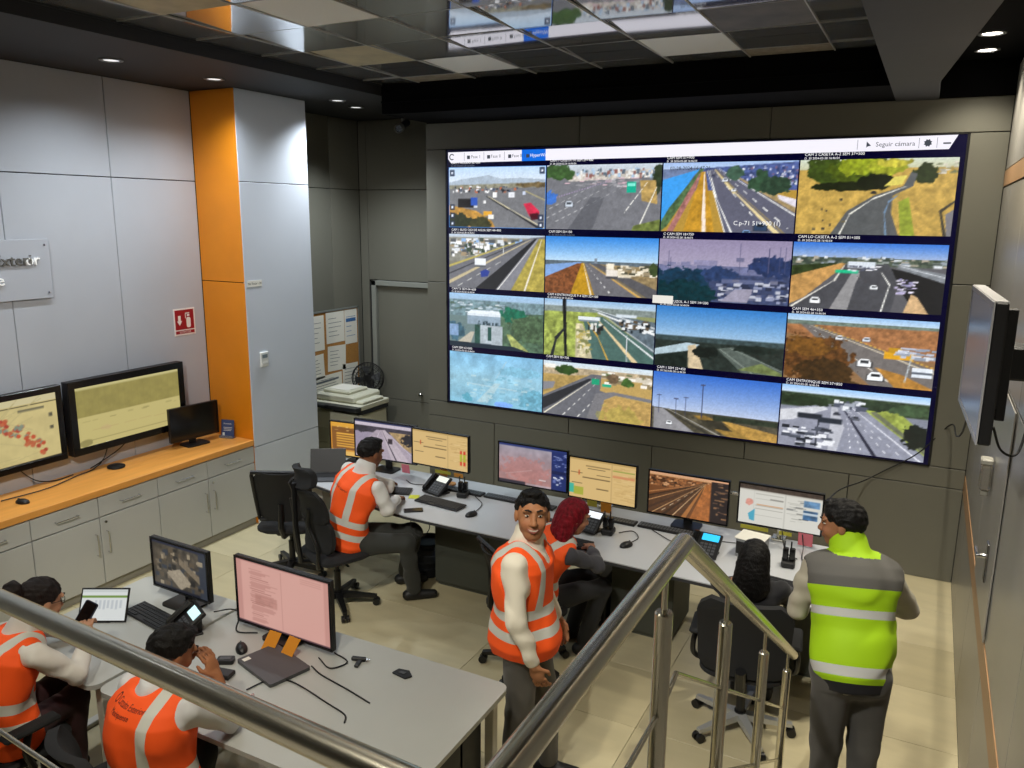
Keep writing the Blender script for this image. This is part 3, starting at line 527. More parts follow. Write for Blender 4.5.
def feed_14():
    p = Pic(seed=154, bg='#b89a5c'); p.grad(0, .12, '#c6d8e8', '#d8dcd8'); p.rect(0, .1, 1, .24, '#b3a184', .25, 50); p.scat(.55, .1, 1, .32, 50, ['#efeae0', '#cfc6b4', '#8a7a5c', '#5a6a42'], (.06, .04)); p.poly([(0, .3), (.45, .2), (.4, .35), (0, .6)], '#a98e54', .2); p.blob(.22, .14, .1, .09, '#2f4a20'); p.blob(.78, .28, .05, .08, '#41602c'); p.blob(.66, .22, .06, .1, '#6d5a44')
    p.poly([(0, .66), (.46, .18), (.55, .18), (.54, .46), (.62, .5), (.45, 1), (0, 1)], '#66676e', .08); p.poly([(0, .7), (.44, .26), (.46, .28), (.12, .78), (0, .92)], '#2a2b30', .1); p.line([(.02, .98), (.5, .24)], .012, '#e0dac6', .003); p.line([(.2, .98), (.52, .3)], .008, '#f0efea', .002, dash=(7, .5)); p.line([(.34, .98), (.56, .48)], .008, '#f0efea', .004, dash=(5, .5))
    p.poly([(.5, .52), (.66, .46), (1, .52), (1, .58), (.68, .52), (.58, .62), (.55, 1), (.42, 1)], '#77767a', .06); p.poly([(.58, .64), (.68, .55), (1, .6), (1, 1), (.53, 1)], '#b8975a', .22, 30); p.blob(.72, .9, .18, .2, '#a8a04a', .3, .6, alpha=.5); p.rect(.46, .26, .53, .36, '#1f9a72'); p.rect(.56, .33, .64, .38, '#27a884'); p.poly([(0, .4), (.12, .38), (.1, .5), (0, .56)], '#83838a'); p.rect(.02, .06, .12, .13, '#eceae2'); return p.grain().done()
def feed_15():
    p = Pic(seed=165, bg='#4b4a40'); p.grad(0, .64, '#2f66c4', '#b5c2dc'); p.poly([(0, .62), (1, .72), (1, 1), (0, 1)], '#4f4a3c', .4, 40); p.poly([(.02, .64), (.1, .64), (.36, 1), (.02, 1)], '#8d8c90', .1); p.line([(.1, .64), (.48, 1)], .006, '#35332e', .02); p.line([(.14, .64), (.56, 1)], .004, '#a2a09a', .01); p.poly([(.34, .7), (.44, .68), (.9, 1), (.62, 1)], '#8d7038', .3); p.poly([(.4, .76), (.56, .74), (.66, .9), (.46, .88)], '#37342a', .3); p.poly([(.55, .72), (1, .86), (1, 1), (.8, 1)], '#b08a46', .3); p.rect(.5, .66, 1, .74, '#2a3226', .5, 60)
    for x, y0, w_ in ((.41, .16, .007), (.28, .4, .005), (.2, .44, .004), (.06, .4, .004)): p.line([(x, y0), (x, .72)], w_, '#35395a'); p.rect(x-.02, y0, x+.02, y0+.02, '#4a4e6a')
    p.car(.15, .88, .05, '#eef1f4'); return p.grain().done()
def feed_16():
    p = Pic(seed=176, bg='#7d8290'); p.grad(0, .14, '#8fbcec', '#d6e2ee'); p.rect(0, .12, 1, .34, '#33422e', .5, 60); p.poly([(0, .4), (.34, .26), (.6, .24), (1, .95), (1, 1), (0, 1)], '#8d90a0', .1); p.poly([(0, .42), (.3, .3), (.34, .34), (.1, .56), (0, .6)], '#c9cbd2', .08); p.poly([(.36, .3), (.4, .3), (.46, .6), (.42, 1), (.36, 1)], '#b4b6c0', .05); p.line([(.44, .3), (.68, 1)], .01, '#26283a', .024); p.line([(.5, .28), (.98, 1)], .004, '#e4e6ee', .01)
    for b in (.52, .6, .78, .88): p.line([(.46, .3), (b, 1)], .002, '#eceef4', .006, dash=(10, .4, .6))
    p.poly([(.56, .26), (.8, .26), (1, .6), (1, .9)], '#93a04a', .3, 30); p.poly([(.62, .32), (.66, .3), (1, .8), (1, .88)], '#6b7058', .2); p.blob(.93, .6, .09, .2, '#151c18', .3); p.blob(.15, .24, .18, .08, '#22301e'); p.blob(.68, .22, .14, .07, '#2b3a2a'); p.blob(.88, .24, .14, .08, '#3d5238')
    p.rect(.13, .44, .3, .52, '#1f2530'); p.rect(.28, .48, .44, .56, '#232a36'); p.line([(.28, .5), (.27, .95)], .01, '#2b2f3a'); p.scat(0, .62, .34, .95, 40, ['#20242e', '#c2c6d0', '#4a4f5c', '#e2e4ea'], (.06, .04)); p.car(.4, .4, .04, '#3a3d4a'); p.car(.53, .44, .05, '#5b5f6e'); p.scat(.36, .16, .56, .3, 30, ['#e0e4ea', '#9aa0ac', '#4c5262'], (.04, .04)); return p.grain(.08).done()
FEEDS = [feed_1, feed_2, feed_3, feed_4, feed_5, feed_6, feed_7, feed_8, feed_9, feed_10, feed_11, feed_12, feed_13, feed_14, feed_15, feed_16]
# ================================================================== the video wall
M_FEED = screen_mat('video_wall_picture', 1.15)
def emis(name, col, s):
    return mat(name, '#000000', 0.4, emit=col, estr=s)
vw = empty('video_wall', (0, 0, VZ0), 0, 'large lit video wall of sixteen road camera pictures', 'video wall')
T_ = Matrix.Translation
MB().box(0, VX, -0.012, 0.018, -.012, 0.0, 0).box(0, VX, -.012, .018, VZ1-VZ0, VZ1-VZ0+.01).box(-.006, .01, -.012, .018, -.012, VZ1-VZ0+.01).box(VX-.01, VX+.006, -.012, .018, -.012, VZ1-VZ0+.01).build('frame', M_BLACKPL, vw)
pw, ph = VX/4, (VZ1-VZ0)/4
panel_me = MB().box(.0015, pw-.0015, -.006, .02, .0015, ph-.0015, .001).mesh('display_panel', mat('display_black', '#05051a', 0.25, emit='#1c10a0', estr=0.05))
for r in range(4):
    for c in range(4): link('display_panel', panel_me, vw, (c*pw, 0, r*ph))
cols_ = [0.028, 1.178, 2.37, 3.583, 4.80]; rows_ = [(3.575, 2.955), (2.885, 2.315), (2.255, 1.672), (1.61, 1.043)]
HEAD = [['CAM 1 ACCESO 52+300', 'CAM 1 CASETA T0 SEM 29+480', 'CAM SEM 51+900', 'CAM 2 CASETA A-2 SEM 37+500'], ['CAM 1 BLVD OJO DE AGUA SEM 44+900', 'CAM SEM 50+150', 'C CAM SEM 18+750', 'CAM LO CASETA A-2 SEM 01+305'],
        ['CAM T3 SEM 04+600', 'CAM 4 ENTRONQUE P-4 SEM 32+100', 'CAM 1 TUZOL A-1 SEM 14+200', 'CAM SEM 46+350'], ['CAM SEM 62+000', 'CAM SEM 58+700', 'CAM 1 SEM 22+450', 'CAM ENTRONQUE SEM 57+850']]
M_TXT = emis('overlay_text_white', '#ffffff', 1.0); M_TXTB = emis('overlay_text_grey', '#8a93a8', 0.6); M_TXTD = emis('overlay_text_dark', '#2a3450', 0.25)
FLIP = Matrix.Rotation(PI/2, 4, 'X')
def wall_text(s, x, z, size, m, y=-.0085):
    me = text_mesh('caption', s, size, m); o = link('caption', me, vw); o.matrix_local = T_((x, y, z-VZ0)) @ FLIP; return o
for k, fn in enumerate(FEEDS):
    r, c = divmod(k, 4); x0, x1 = cols_[c]+.006, cols_[c+1]-.006; z1, z0 = rows_[r]
    link('camera_picture', picture_mesh('camera_picture', fn(), x1-x0, z1-z0, M_FEED), vw, (x0, -.0075, z0-VZ0))
    wall_text(HEAD[r][c], x0+.03, z1+.034, .034, M_TXT); wall_text('D. 30 2024-02-28 16:46:54', x0+.03, z1+.005, .026, M_TXTB if k in (0, 5, 13) else M_TXT)
wall_text('02-28-2024 16:47:26', cols_[2]+.07, 3.51, .045, M_TXTD, -.009); wall_text('C.p-71 51+900 (1)', cols_[2]+.68, 3.02, .055, M_TXT, -.009)
M_BAR_W = emis('menu_bar_white', '#f4f1fa', 1.05)
MB().prism([(.028, VZ1-VZ0-.022), (VX-.075, VZ1-VZ0-.004), (VX-.13, VZ1-VZ0-.112), (.06, VZ1-VZ0-.13), (.028, VZ1-VZ0-.09)], -.009, -.0065, Matrix(((1, 0, 0, 0), (0, 0, 1, 0), (0, 1, 0, 0), (0, 0, 0, 1)))).build('menu_bar', M_BAR_W, vw)
MB().box(.9, 1.165, -.0105, -.008, VZ1-VZ0-.128, VZ1-VZ0-.018).build('active_tab', emis('tab_blue', '#0f6fe6', 1.0), vw)
ICON = emis('icon_slate', '#5b6270', 0.5)
ic = MB()
for x in (.26, .5, .745): ic.box(x, x+.035, -.0105, -.009, VZ1-VZ0-.095, VZ1-VZ0-.06)
ic.box(.95, .985, -.012, -.0105, VZ1-VZ0-.095, VZ1-VZ0-.062).box(.225, .228, -.0105, -.009, VZ1-VZ0-.11, VZ1-VZ0-.03).box(.46, .463, -.0105, -.009, VZ1-VZ0-.11, VZ1-VZ0-.03).box(.7, .703, -.0105, -.009, VZ1-VZ0-.11, VZ1-VZ0-.03)
for x in (4.03, 4.49, 4.62): ic.box(x, x+.003, -.0105, -.009, VZ1-VZ0-.1, VZ1-VZ0-.02)
ic.box(4.665, 4.72, -.0105, -.009, VZ1-VZ0-.072, VZ1-VZ0-.06)
ic.build('menu_marks', ICON, vw)
T3 = Matrix(((1, 0, 0, 0), (0, 0, 1, 0), (0, 1, 0, 0), (0, 0, 0, 1)))
MB().prism([(.075+.032*math.cos(t), 3.68-VZ0+.032*math.sin(t)) for t in np.linspace(.6, 5.4, 16)]+[(.075+.022*math.cos(t), 3.68-VZ0+.022*math.sin(t)) for t in np.linspace(5.4, .6, 16)], -.0105, -.009, T3).build('swirl_logo', ICON, vw)
MB().prism([(4.555+(.032 if i % 2 else .023)*math.cos(i*PI/8), 3.69-VZ0+(.032 if i % 2 else .023)*math.sin(i*PI/8)) for i in range(16)], -.0105, -.009, T3).build('gear_icon', ICON, vw)
MB().prism([(4.1, 3.715-VZ0), (4.1, 3.665-VZ0), (4.112, 3.676-VZ0), (4.135, 3.68-VZ0)], -.0105, -.009, T3).build('pointer_icon', ICON, vw)
for s, x, m in (('Fase 1', .31, ICON), ('Fase II', .545, ICON), ('Fase II 1', .79, ICON), ('HyperWall', .995, M_TXT)): wall_text(s, x, 3.663, .045, m, -.0112)
wall_text('Seguir cámara', 4.17, 3.672, .052, ICON, -.0112)
MB().box(2.33, 2.53, -.0105, -.0085, 2.275-VZ0, 2.35-VZ0).build('pop_up_note', emis('note_white', '#f4f0e6', 0.95), vw)
# ================================================================== left side: cabinets, counter, wall displays
M_CAB = mat('cabinet_grey', '#b9bab7', 0.45, noise=0.02, nscale=3)
M_CABD = mat('cabinet_plinth_grey', '#8d8a80', 0.6)
M_WOOD = mat('counter_orange_wood', '#e6a04c', 0.42, noise=0.10, nscale=3.0, stretch=(6, 0.6, 6))
M_BLK = M_BLACKPL
M_BLKG = mat('black_gloss', '#0a0a0c', 0.2)
M_GREYP = mat('grey_plastic', '#4a4c50', 0.5)
M_PAPER = mat('paper', '#e6e4da', 0.8)
yc = [-1.862, -2.45, -3.0, -3.57, -4.13, -4.7, -5.27]
cab_lab = ['pale grey low cabinet nearest the orange pilaster', 'pale grey low cabinet in the middle of the row under the wall displays', 'pale grey low cabinet farthest from the orange pilaster']
for u in range(3):
    y1, ym, y0 = yc[2*u], yc[2*u+1], yc[2*u+2]
    c = empty('base_cabinet', (XP-.28, (y0+y1)/2, 0), 0, cab_lab[u], 'cabinet', 'low cabinets along the left wall'); off = Vector(c.location)
    def put(mb, n, m, par=c, sm=False):
        o = mb.xform(T_(-off)).build(n, m, c, smooth=sm)
        if par is not c: o.parent = par
        return o
    put(MB().box(XL+.004, XP-.025, y0+.002, y1-.002, 0.075, 0.825), 'body', M_CAB)
    put(MB().box(XL+.004, XP-.03, y0+.002, y1-.002, 0.001, 0.074), 'plinth', M_CABD)
    for k, (a, b) in enumerate(((y0, ym), (ym, y1))):
        d = put(MB().box(XP-.024, XP-.002, a+.004, b-.004, 0.655, 0.815, .002), 'drawer', M_CAB)
        yy = (a+b)/2
        put(MB().tube([(XP-.002, yy-.09, .735), (XP+.026, yy-.09, .735), (XP+.026, yy+.09, .735), (XP-.002, yy+.09, .735)], .005, 8), 'handle', M_CHROME, d, True)
        d = put(MB().box(XP-.024, XP-.002, a+.004, b-.004, 0.08, 0.645, .002), 'door', M_CAB)
        yy = b-.05 if k == 0 else a+.05
        put(MB().tube([(XP-.002, yy, .34), (XP+.026, yy, .34), (XP+.026, yy, .52), (XP-.002, yy, .52)], .005, 8), 'handle', M_CHROME, d, True)
        if k == 1: put(MB().cyl((XP-.003, yy, .60), (XP+.006, yy, .60), .011, n=12), 'lock', M_CHROME, d, True)
ct = MB().box(XL+.003, XP+.004, -5.6, -1.862, 0.827, 0.882, .003).build('countertop', M_WOOD); tag(ct, 'orange wood countertop running over the low cabinets', 'countertop')
# ---- displays
def display(name, label, cat, loc, rz, w_, h_, pic, bez_=.018, th=.035, z_low=0.1, stand='neck', standw=.2, group=None, glow=0.75, thing_loc=None, stand_mat=None, base_depth=.17, tilt=0.0, lower=0.0):
    """a flat display facing local -y; its picture sits z_low above loc"""
    e = empty(name, loc, rz, label, cat, group)
    R_ = Matrix.Translation((0, 0, z_low)) @ Matrix.Rotation(tilt, 4, 'X')
    hs = MB().box(-w_/2, w_/2, 0, th, 0, h_, .004).box(-w_*.32, w_*.32, th, th+.022, h_*.2, h_*.8, .006).xform(R_).build('housing', M_BLK, e)
    x0, x1, z0, z1 = -w_/2+bez_, w_/2-bez_, bez_+lower, h_-bez_
    b = MB()
    for q in ((-w_/2, w_/2, 0, z0), (-w_/2, w_/2, z1, h_), (-w_/2, x0, z0, z1), (x1, w_/2, z0, z1)): b.box(q[0], q[1], -.008, 0, q[2], q[3], .002)
    b.xform(R_).build('bezel', M_BLKG, hs)
    if pic is not None: o = link('screen', picture_mesh('screen', pic, x1-x0, z1-z0, screen_mat('screen_glow_%g' % glow, glow)), hs)
    else: o = MB().box(0, x1-x0, 0, .002, 0, z1-z0).build('screen', mat('screen_off', '#08080a', 0.15), hs)
    o.matrix_local = R_ @ T_((x0, -.001, z0))
    sm_ = stand_mat or M_BLK
    if stand == 'neck':
        MB().box(-.035, .035, th+.015, th+.04, 0.01, z_low+h_*.5, .006).build('stand_neck', sm_, e)
        MB().prism(rrect(standw, base_depth, .03), 0.001, .014).xform(T_((0, th-.01, 0))).build('stand_base', sm_, e)
    elif stand == 'arm':
        MB().cyl((0, th+.06, .0), (0, th+.06, z_low+h_*.55), .018, n=14).box(-.04, .04, th+.02, th+.07, z_low+h_*.4, z_low+h_*.6, .004).build('arm_post', M_STEEL, e, smooth=True)
        MB().box(-.05, .05, th+.01, th+.11, 0.001, .02, .004).build('clamp', M_STEEL, e)
    elif stand == 'wall':
        MB().box(-.2, .2, th+.02, base_depth, h_*.25, h_*.75, .004).build('wall_bracket', M_GREYP, e)
    return e
def pic_map():
    p = Pic(120, 68, '#f0dc9a', 501); p.fill(np.ones_like(p.u, bool), '#efdc98', .06, 14); p.rect(0, 0, 1, .1, '#f4e7b4'); p.rect(0, .115, 1, .135, '#4a4430'); p.rect(0, .97, 1, 1, '#2c2a24')
    r = np.random.default_rng(5); P_ = [(.3, .2), (.42, .24), (.5, .3), (.6, .3), (.58, .45), (.66, .5), (.7, .42), (.74, .6), (.78, .7), (.84, .72), (.86, .9)]
    for k in range(9): p.line([(r.random(), r.random()) for _ in range(3)], .004, '#d9c98e')
    for a, b in zip(P_[:-1], P_[1:]):
        for k in range(7): x = a[0]+(b[0]-a[0])*k/7+r.normal(0, .02); y = a[1]+(b[1]-a[1])*k/7+r.normal(0, .025); p.blob(x, y, .018, .03, ['#e0603c', '#dd7a50', '#9aa690', '#c9503a'][r.integers(4)], .1, .2)
    p.rect(.7, .18, .9, .21, '#8a8464'); p.rect(.93, .3, .96, .36, '#6a6650'); p.rect(.93, .5, .96, .55, '#6a6650'); return p.done()
def pic_table():
    p = Pic(120, 68, '#e9d88a', 502); p.rect(0, 0, 1, .05, '#f0e4a0'); p.rect(0, .05, 1, .5, '#b5a85e', .08, 20)
    for k in range(16): p.rect(.02+k*.061, .06, .024+k*.061, .5, '#a99c54', alpha=.6)
    p.rect(0, .5, 1, 1, '#ecdc90'); p.scat(.04, .55, .96, .58, 12, ['#bfb270'], (.05, .01)); p.rect(.1, .9, .92, .915, '#c0b272'); p.line([(.1, .75), (.5, .74), (.9, .76)], .003, '#dcc080'); p.blob(.25, .74, .05, .04, '#e8b898', .05, .3, alpha=.25); p.blob(.06, .93, .06, .06, '#b3a868', .05, .3); return p.done()
TVG = 'large wall displays above the counter'
display('wall_display', 'thick black wall display showing a yellow map with a red route', 'display', (-1.585, -4.06, 1.055), PI/2, 1.17, .63, pic_map(), .05, .06, 0.0, 'wall', group=TVG, base_depth=.088, glow=.62)
display('wall_display', 'thick black wall display with a plain yellow and olive screen', 'display', (-1.56, -2.85, 1.055), PI/2, 1.17, .64, pic_table(), .062, .075, 0.0, 'wall', group=TVG, base_depth=.112, glow=.6)
display('computer_monitor', 'small switched-off black monitor on the counter by the pilaster', 'monitor', (-1.47, -2.25, .883), PI/2-.12, .53, .33, None, .014, .03, .065, 'neck', .24, base_depth=.18)
# ---- things on the counter
lf = empty('leaflet_stand', (-1.39, -1.93, .883), .25, 'small dark blue leaflet standing against the orange pilaster', 'leaflet')
MB().box(-.07, .07, 0, .004, .004, .18).xform(Matrix.Rotation(-.12, 4, 'X')).build('leaflet', mat('leaflet_blue', '#3b4a72', 0.5), lf)
MB().box(-.075, .075, -.03, .035, 0.0, .004).box(-.075, .075, -.03, -.027, .0, .03).build('holder', mat('clear_acrylic', '#cfd6dc', 0.1, trans=0.8), lf)
tm = text_mesh('print', 'Bienvenido', .02, M_PAPER, 0, 'CENTER'); o = link('print', tm, lf); o.matrix_local = Matrix.Rotation(-.12, 4, 'X') @ T_((0, -.002, .135)) @ FLIP
MB().box(-.055, -.03, -.0015, -.0005, .02, .05).box(-.045, .05, -.0015, -.0005, .1, .104).box(-.04, .045, -.0015, -.0005, .085, .089).box(-.045, .04, -.0015, -.0005, .07, .074).xform(Matrix.Rotation(-.12, 4, 'X')).build('print_lines', M_PAPER, lf)
def mouse(loc, rz, label, k=1.0):
    e = empty('computer_mouse', loc, rz, label, 'mouse', 'computer mice')
    prof = MB(); n = 16
    rings = [(0.0, 1.0), (.012, 1.02), (.024, .85), (.033, .5), (.036, .12)]
    for z, s_ in rings: prof.v += [(.031*s_*math.cos(2*PI*i/n)*(1-.1*math.sin(2*PI*i/n)), .056*s_*math.sin(2*PI*i/n), z) for i in range(n)]
    for r in range(4): prof.f += [(r*n+i, r*n+(i+1) % n, (r+1)*n+(i+1) % n, (r+1)*n+i) for i in range(n)]
    prof.f += [tuple(range(n-1, -1, -1)), tuple(range(4*n, 5*n))]
    prof.build('shell', M_BLK, e, smooth=True)
    MB().cyl((-.004, .03, .031), (.004, .03, .031), .008, n=10).build('wheel', M_GREYP, e); return e
mouse((-1.34, -4.03, .883), 1.9, 'black mouse on the orange countertop')
pk = MB().lathe([(.06, 0), (.075, .006), (.072, .018), (.05, .026), (.001, .028)], 22).build('speaker_puck', M_BLK, None, (-1.50, -3.10, .883), smooth=True); tag(pk, 'flat round black puck at the back of the countertop', 'puck')
def keyboard(loc, rz, w_, label, d_=.14, tilt=.05, group='computer keyboards', keys=True):
    e = empty('keyboard', loc, rz, label, 'keyboard', group); R_ = Matrix.Rotation(tilt, 4, 'X') @ T_((0, 0, .001))
    kc = MB().box(-w_/2, w_/2, -d_/2, d_/2, d_*tilt*.55, d_*tilt*.55+.014, .003).xform(R_).build('case', M_BLK, e)
    if keys:
        mk = MB(); nx = int(w_/.0215); z = d_*tilt*.55+.014
        for r in range(5):
            for c in range(nx):
                if r == 0 and nx*.25 < c < nx*.45: continue
                x = -w_/2+.012+c*(w_-.024)/nx; y = -d_/2+.012+r*(d_-.024)/5; mk.box(x+.001, x+.018, y+.001, y+.02, z, z+.005)
        k = mk.xform(R_).build('keys', mat('key_plastic', '#1d1e21', 0.5), kc); k['kind'] = 'stuff'
    return e
keyboard((-1.40, -4.50, .883), PI/2, .4, 'black keyboard at the near end of the orange countertop', group='computer keyboards')
CBG = 'black cables under the wall displays'
cable('display_cable', [(-1.62, -3.05, 1.12), (-1.63, -3.12, .95), (-1.6, -3.25, .893), (-1.56, -3.42, .893), (-1.47, -3.75, .893), (-1.5, -4.1, .893)], .005, label='black cable snaking along the countertop below the yellow display', group=CBG)
cable('display_cable', [(-1.62, -2.8, 1.12), (-1.635, -2.95, 1.0), (-1.645, -3.15, .92), (-1.65, -3.24, .89)], .005, label='black cable curving down from the yellow display', group=CBG)
cable('display_cable', [(-1.62, -3.9, 1.1), (-1.62, -3.75, .94), (-1.6, -3.6, .893), (-1.62, -3.42, .89)], .005, label='black cable looping below the map display', group=CBG)
# ---- signs on the left wall
sg = empty('acrylic_sign', (XL, -3.86, 2.63), 0, 'clear acrylic name plate with raised white letters on the pale wall', 'sign')
MB().box(.018, .026, -.56, .46, -.235, .235, .002).build('plate', mat('frosted_acrylic', '#c9cdd6', 0.25, trans=0.25), sg)
for y in (-.52, .42):
    for z in (-.19, .19): MB().cyl((.0, y, z), (.033, y, z), .009, n=12).build('standoff_bolt', M_CHROME, sg, smooth=True)
M_LET = mat('raised_letter_white_glow', '#f2f2f0', 0.35, emit='#ffffff', estr=.12); M_LETG = mat('raised_letter_grey', '#74726c', 0.3, metal=.4)  # white letters are no lamp; a faint glow makes them look brighter
ROTW = Matrix(((0, 0, 1, 0), (1, 0, 0, 0), (0, 1, 0, 0), (0, 0, 0, 1)))     # text x -> +y, y -> +z, facing +x
for s, y, z, m in (('Circuito', -.53, .045, M_LETG), ('Exteri', .003, .035, M_LETG), ('or', .25, .035, M_LET), ('Mexiquense', -.53, -.11, M_LET)):
    o = link('lettering', text_mesh('lettering', s, .125, m, .008), sg); o.matrix_local = T_((.034, y, z)) @ ROTW
fs = empty('extinguisher_sign', (XL, -2.105, 2.05), 0, 'red and white fire extinguisher sign on the pale wall', 'sign')
MB().box(.0005, .004, -.125, .125, -.13, .13).build('sign_plate', mat('sign_white', '#e9e3df', 0.5), fs)
MB().box(.004, .0048, -.11, .11, -.075, .115).box(.004, .0048, -.11, .11, -.115, -.085).build('red_field', mat('sign_red', '#9a1020', 0.5), fs)
YZ = Matrix(((0, 0, 1, 0), (1, 0, 0, 0), (0, 1, 0, 0), (0, 0, 0, 1)))
MB().prism([(-.075, .06), (-.045, .06), (-.045, .01), (-.03, .01), (-.06, -.035), (-.09, .01), (-.075, .01)], .0048, .0055, YZ).prism(rrect(.05, .1, .018, 4, .045, -.01), .0048, .0055, YZ).box(.0048, .0055, .03, .06, .05, .07).box(.0048, .0055, .01, .06, .075, .085).box(.0048, .0055, .008, .016, .03, .08).build('pictogram', MATS['sign_white'], fs)
o = link('lettering', text_mesh('lettering', 'EXTINTOR', .027, MATS['sign_white'], 0, 'CENTER'), fs); o.matrix_local = T_((.0056, 0, -.109)) @ ROTW
th = empty('thermostat', (XP, -1.67, 1.665), 0, 'small white thermostat on the pilaster face', 'thermostat')
MB().box(.0, .022, -.052, .052, -.075, .075, .006).build('case', M_WHITE, th); MB().box(.022, .0235, -.035, .035, .015, .05).build('lcd', mat('lcd_grey', '#6d7a80', 0.3), th); MB().box(.022, .025, -.03, .03, -.05, -.03, .001).build('buttons', mat('button_pale', '#c9c9c4', 0.5), th)
pn = empty('wall_label', (XP, -1.733, 2.417), 0, 'small white printed label strip high on the pilaster face', 'label'); MB().box(.0, .003, -.095, .095, -.03, .03).build('strip', M_PAPER, pn)
o = link('lettering', text_mesh('lettering', 'No Tocar - 30', .03, M_BLK, 0, 'CENTER'), pn); o.matrix_local = T_((.0034, 0, -.01)) @ ROTW
# ---- cork board, copier, fan in the alcove
cb = empty('cork_board', (XA, 0.18, 1.42), 0, 'cork board with pinned white papers in the alcove', 'notice board')
MB().box(0, .012, -.55, .45, -.52, .5).build('cork', mat('cork', '#a9783a', 0.9, noise=.15, nscale=60), cb)
MB().box(0, .02, -.57, .47, .5, .52).box(0, .02, -.57, .47, -.54, -.52).box(0, .02, .45, .47, -.54, .52).box(0, .02, -.57, -.55, -.54, .52).build('board_frame', mat('alu_frame', '#9ba09d', .4, metal=.6), cb)
M_INK = mat('print_ink', '#5f666e', 0.8); M_INKB = mat('print_blue', '#3a6ca8', 0.8)
for k, (y0, y1, z0, z1, a) in enumerate(((-.5, -.2, .05, .47, 0), (-.16, .18, .11, .49, 0), (.19, .43, .06, .49, 0), (-.48, -.22, -.3, 0, .05), (-.15, .19, -.24, .07, -.04), (-.5, .1, -.5, -.27, .02), (.12, .42, -.5, -.19, -.03))):
    q = empty('pinned_paper', (.0128, (y0+y1)/2, (z0+z1)/2)); q.parent = cb; q.rotation_euler = (a, 0, 0); hy, hz = (y1-y0)/2, (z1-z0)/2
    MB().box(0, .002, -hy, hy, -hz, hz).build('sheet', M_PAPER, q)
    ln = MB(); r = random.Random(k)
    for j in range(5): zz = hz*.6-j*hz*.28; ln.box(.002, .0024, -hy*.75, hy*r.uniform(0, .8), zz-.006, zz)
    if k in (2, 5): ln.box(.002, .0024, -hy*.8, hy*.8, hz*.3, hz*.5)
    ln.build('print', M_INKB if k in (2,) else M_INK, q)
cp = empty('copier', (-1.355, -0.02, 0), 0, 'cream office copier standing in the alcove', 'copier')
M_CREAM = mat('copier_cream', '#d3d2be', 0.5); M_CRD = mat('copier_dark', '#2a2c30', 0.4)
MB().box(-.36, .30, -.26, .30, .03, .78, .012).build('body', M_CREAM, cp)
MB().box(-.33, .27, -.268, -.262, .1, .4, .004).box(-.33, .27, -.268, -.262, .42, .58, .004).build('paper_tray', mat('copier_tray', '#bdbca8', .5), cp)
MB().box(-.36, .34, -.27, .30, .84, .90, .008).box(-.36, -.28, -.25, .3, .78, .84).build('scanner_bed', M_CREAM, cp)
MB().box(-.1, .34, -.22, .28, .79, .835, .004).build('output_slot', M_CRD, cp)
MB().box(-.3, .36, -.36, -.27, .845, .885, .006).box(-.1, .36, -.37, -.27, .886, .894).build('control_panel', M_CRD, cp)
MB().box(-.36, .22, -.22, .29, .905, .99, .02).box(-.30, .1, -.16, .2, .99, 1.03, .012).box(.22, .33, -.2, .2, .905, .94, .01).build('document_feeder', M_CREAM, cp)
MB().box(-.24, .05, -.12, .16, 1.031, 1.036).build('paper_stack', M_PAPER, cp)
for x in (-.3, .24):
    for y in (-.2, .24): MB().cyl((x, y, .0), (x, y, .03), .025, n=10).build('foot', M_CRD, cp)
fst = empty('desk_fan', (-1.50, .50, 0), 0, 'round black pedestal fan behind the copier', 'fan')
fm = MB()
RX = T_((0, 0, 1.05)) @ Matrix.Rotation(.5, 4, 'Z') @ Matrix.Rotation(PI/2, 4, 'X')
for rr, zz in ((.2, 0), (.19, .04), (.19, -.04), (.15, .055), (.15, -.05), (.1, .065), (.05, .07)): fm.tube([RX @ Vector((rr*math.cos(t), rr*math.sin(t), zz)) for t in np.linspace(0, 2*PI, 25)], .004 if rr < .2 else .008, 5, False)
for k in range(28):
    t = 2*PI*k/28; fm.tube([RX @ Vector((r_*math.cos(t), r_*math.sin(t), z_)) for r_, z_ in ((.03, .07), (.12, .06), (.2, 0), (.12, -.05), (.03, -.055))], .0022, 4, False)
fm.build('cage', M_BLK, fst)
bl = MB()
for k in range(4):
    t0 = PI/2*k; bl.add([RX @ Vector((r_*math.cos(t0+a), r_*math.sin(t0+a), z_)) for r_, a, z_ in ((.03, 0, .01), (.16, -.2, .025), (.17, .5, -.005), (.03, .5, -.01))], [(0, 1, 2, 3)])
bl.build('blade', M_GREYP, fst); MB().cyl(RX @ Vector((0, 0, -.12)), RX @ Vector((0, 0, .03)), .045, n=14).build('motor', M_BLK, fst, smooth=True)
MB().cyl((0, 0, .02), (0, .03, 1.0), .014, n=10).build('pole', M_BLK, fst, smooth=True); MB().lathe([(.2, 0), (.2, .02), (.05, .05), (.02, .07)], 24).build('base', M_BLK, fst, smooth=True)
# ---- bullet camera under the left soffit
cc = empty('security_camera', (-.86, .45, ZL), 0, 'small bullet security camera under the dark soffit', 'camera')
MB().lathe([(.055, 0), (.055, -.018), (.025, -.024), (.02, -.075)], 16).build('mount', mat('camera_grey', '#a9aaa6', .45), cc, smooth=True)
A, B = Vector((.01, .06, -.085)), Vector((.06, -.17, -.17))
MB().cyl(A, B, .042, n=16).build('barrel', M_GREYP, cc, smooth=True); MB().cyl(A+(B-A)*.8, B+(B-A)*.1, .05, n=16, caps=False).cyl(B, B+(B-A)*.05, .05, .038, n=16, caps=False).build('hood', mat('camera_grey', '#a9aaa6', .45), cc, smooth=True); MB().cyl(B+(B-A)*.02, B+(B-A)*.03, .034, n=14).build('lens', M_BLKG, cc)
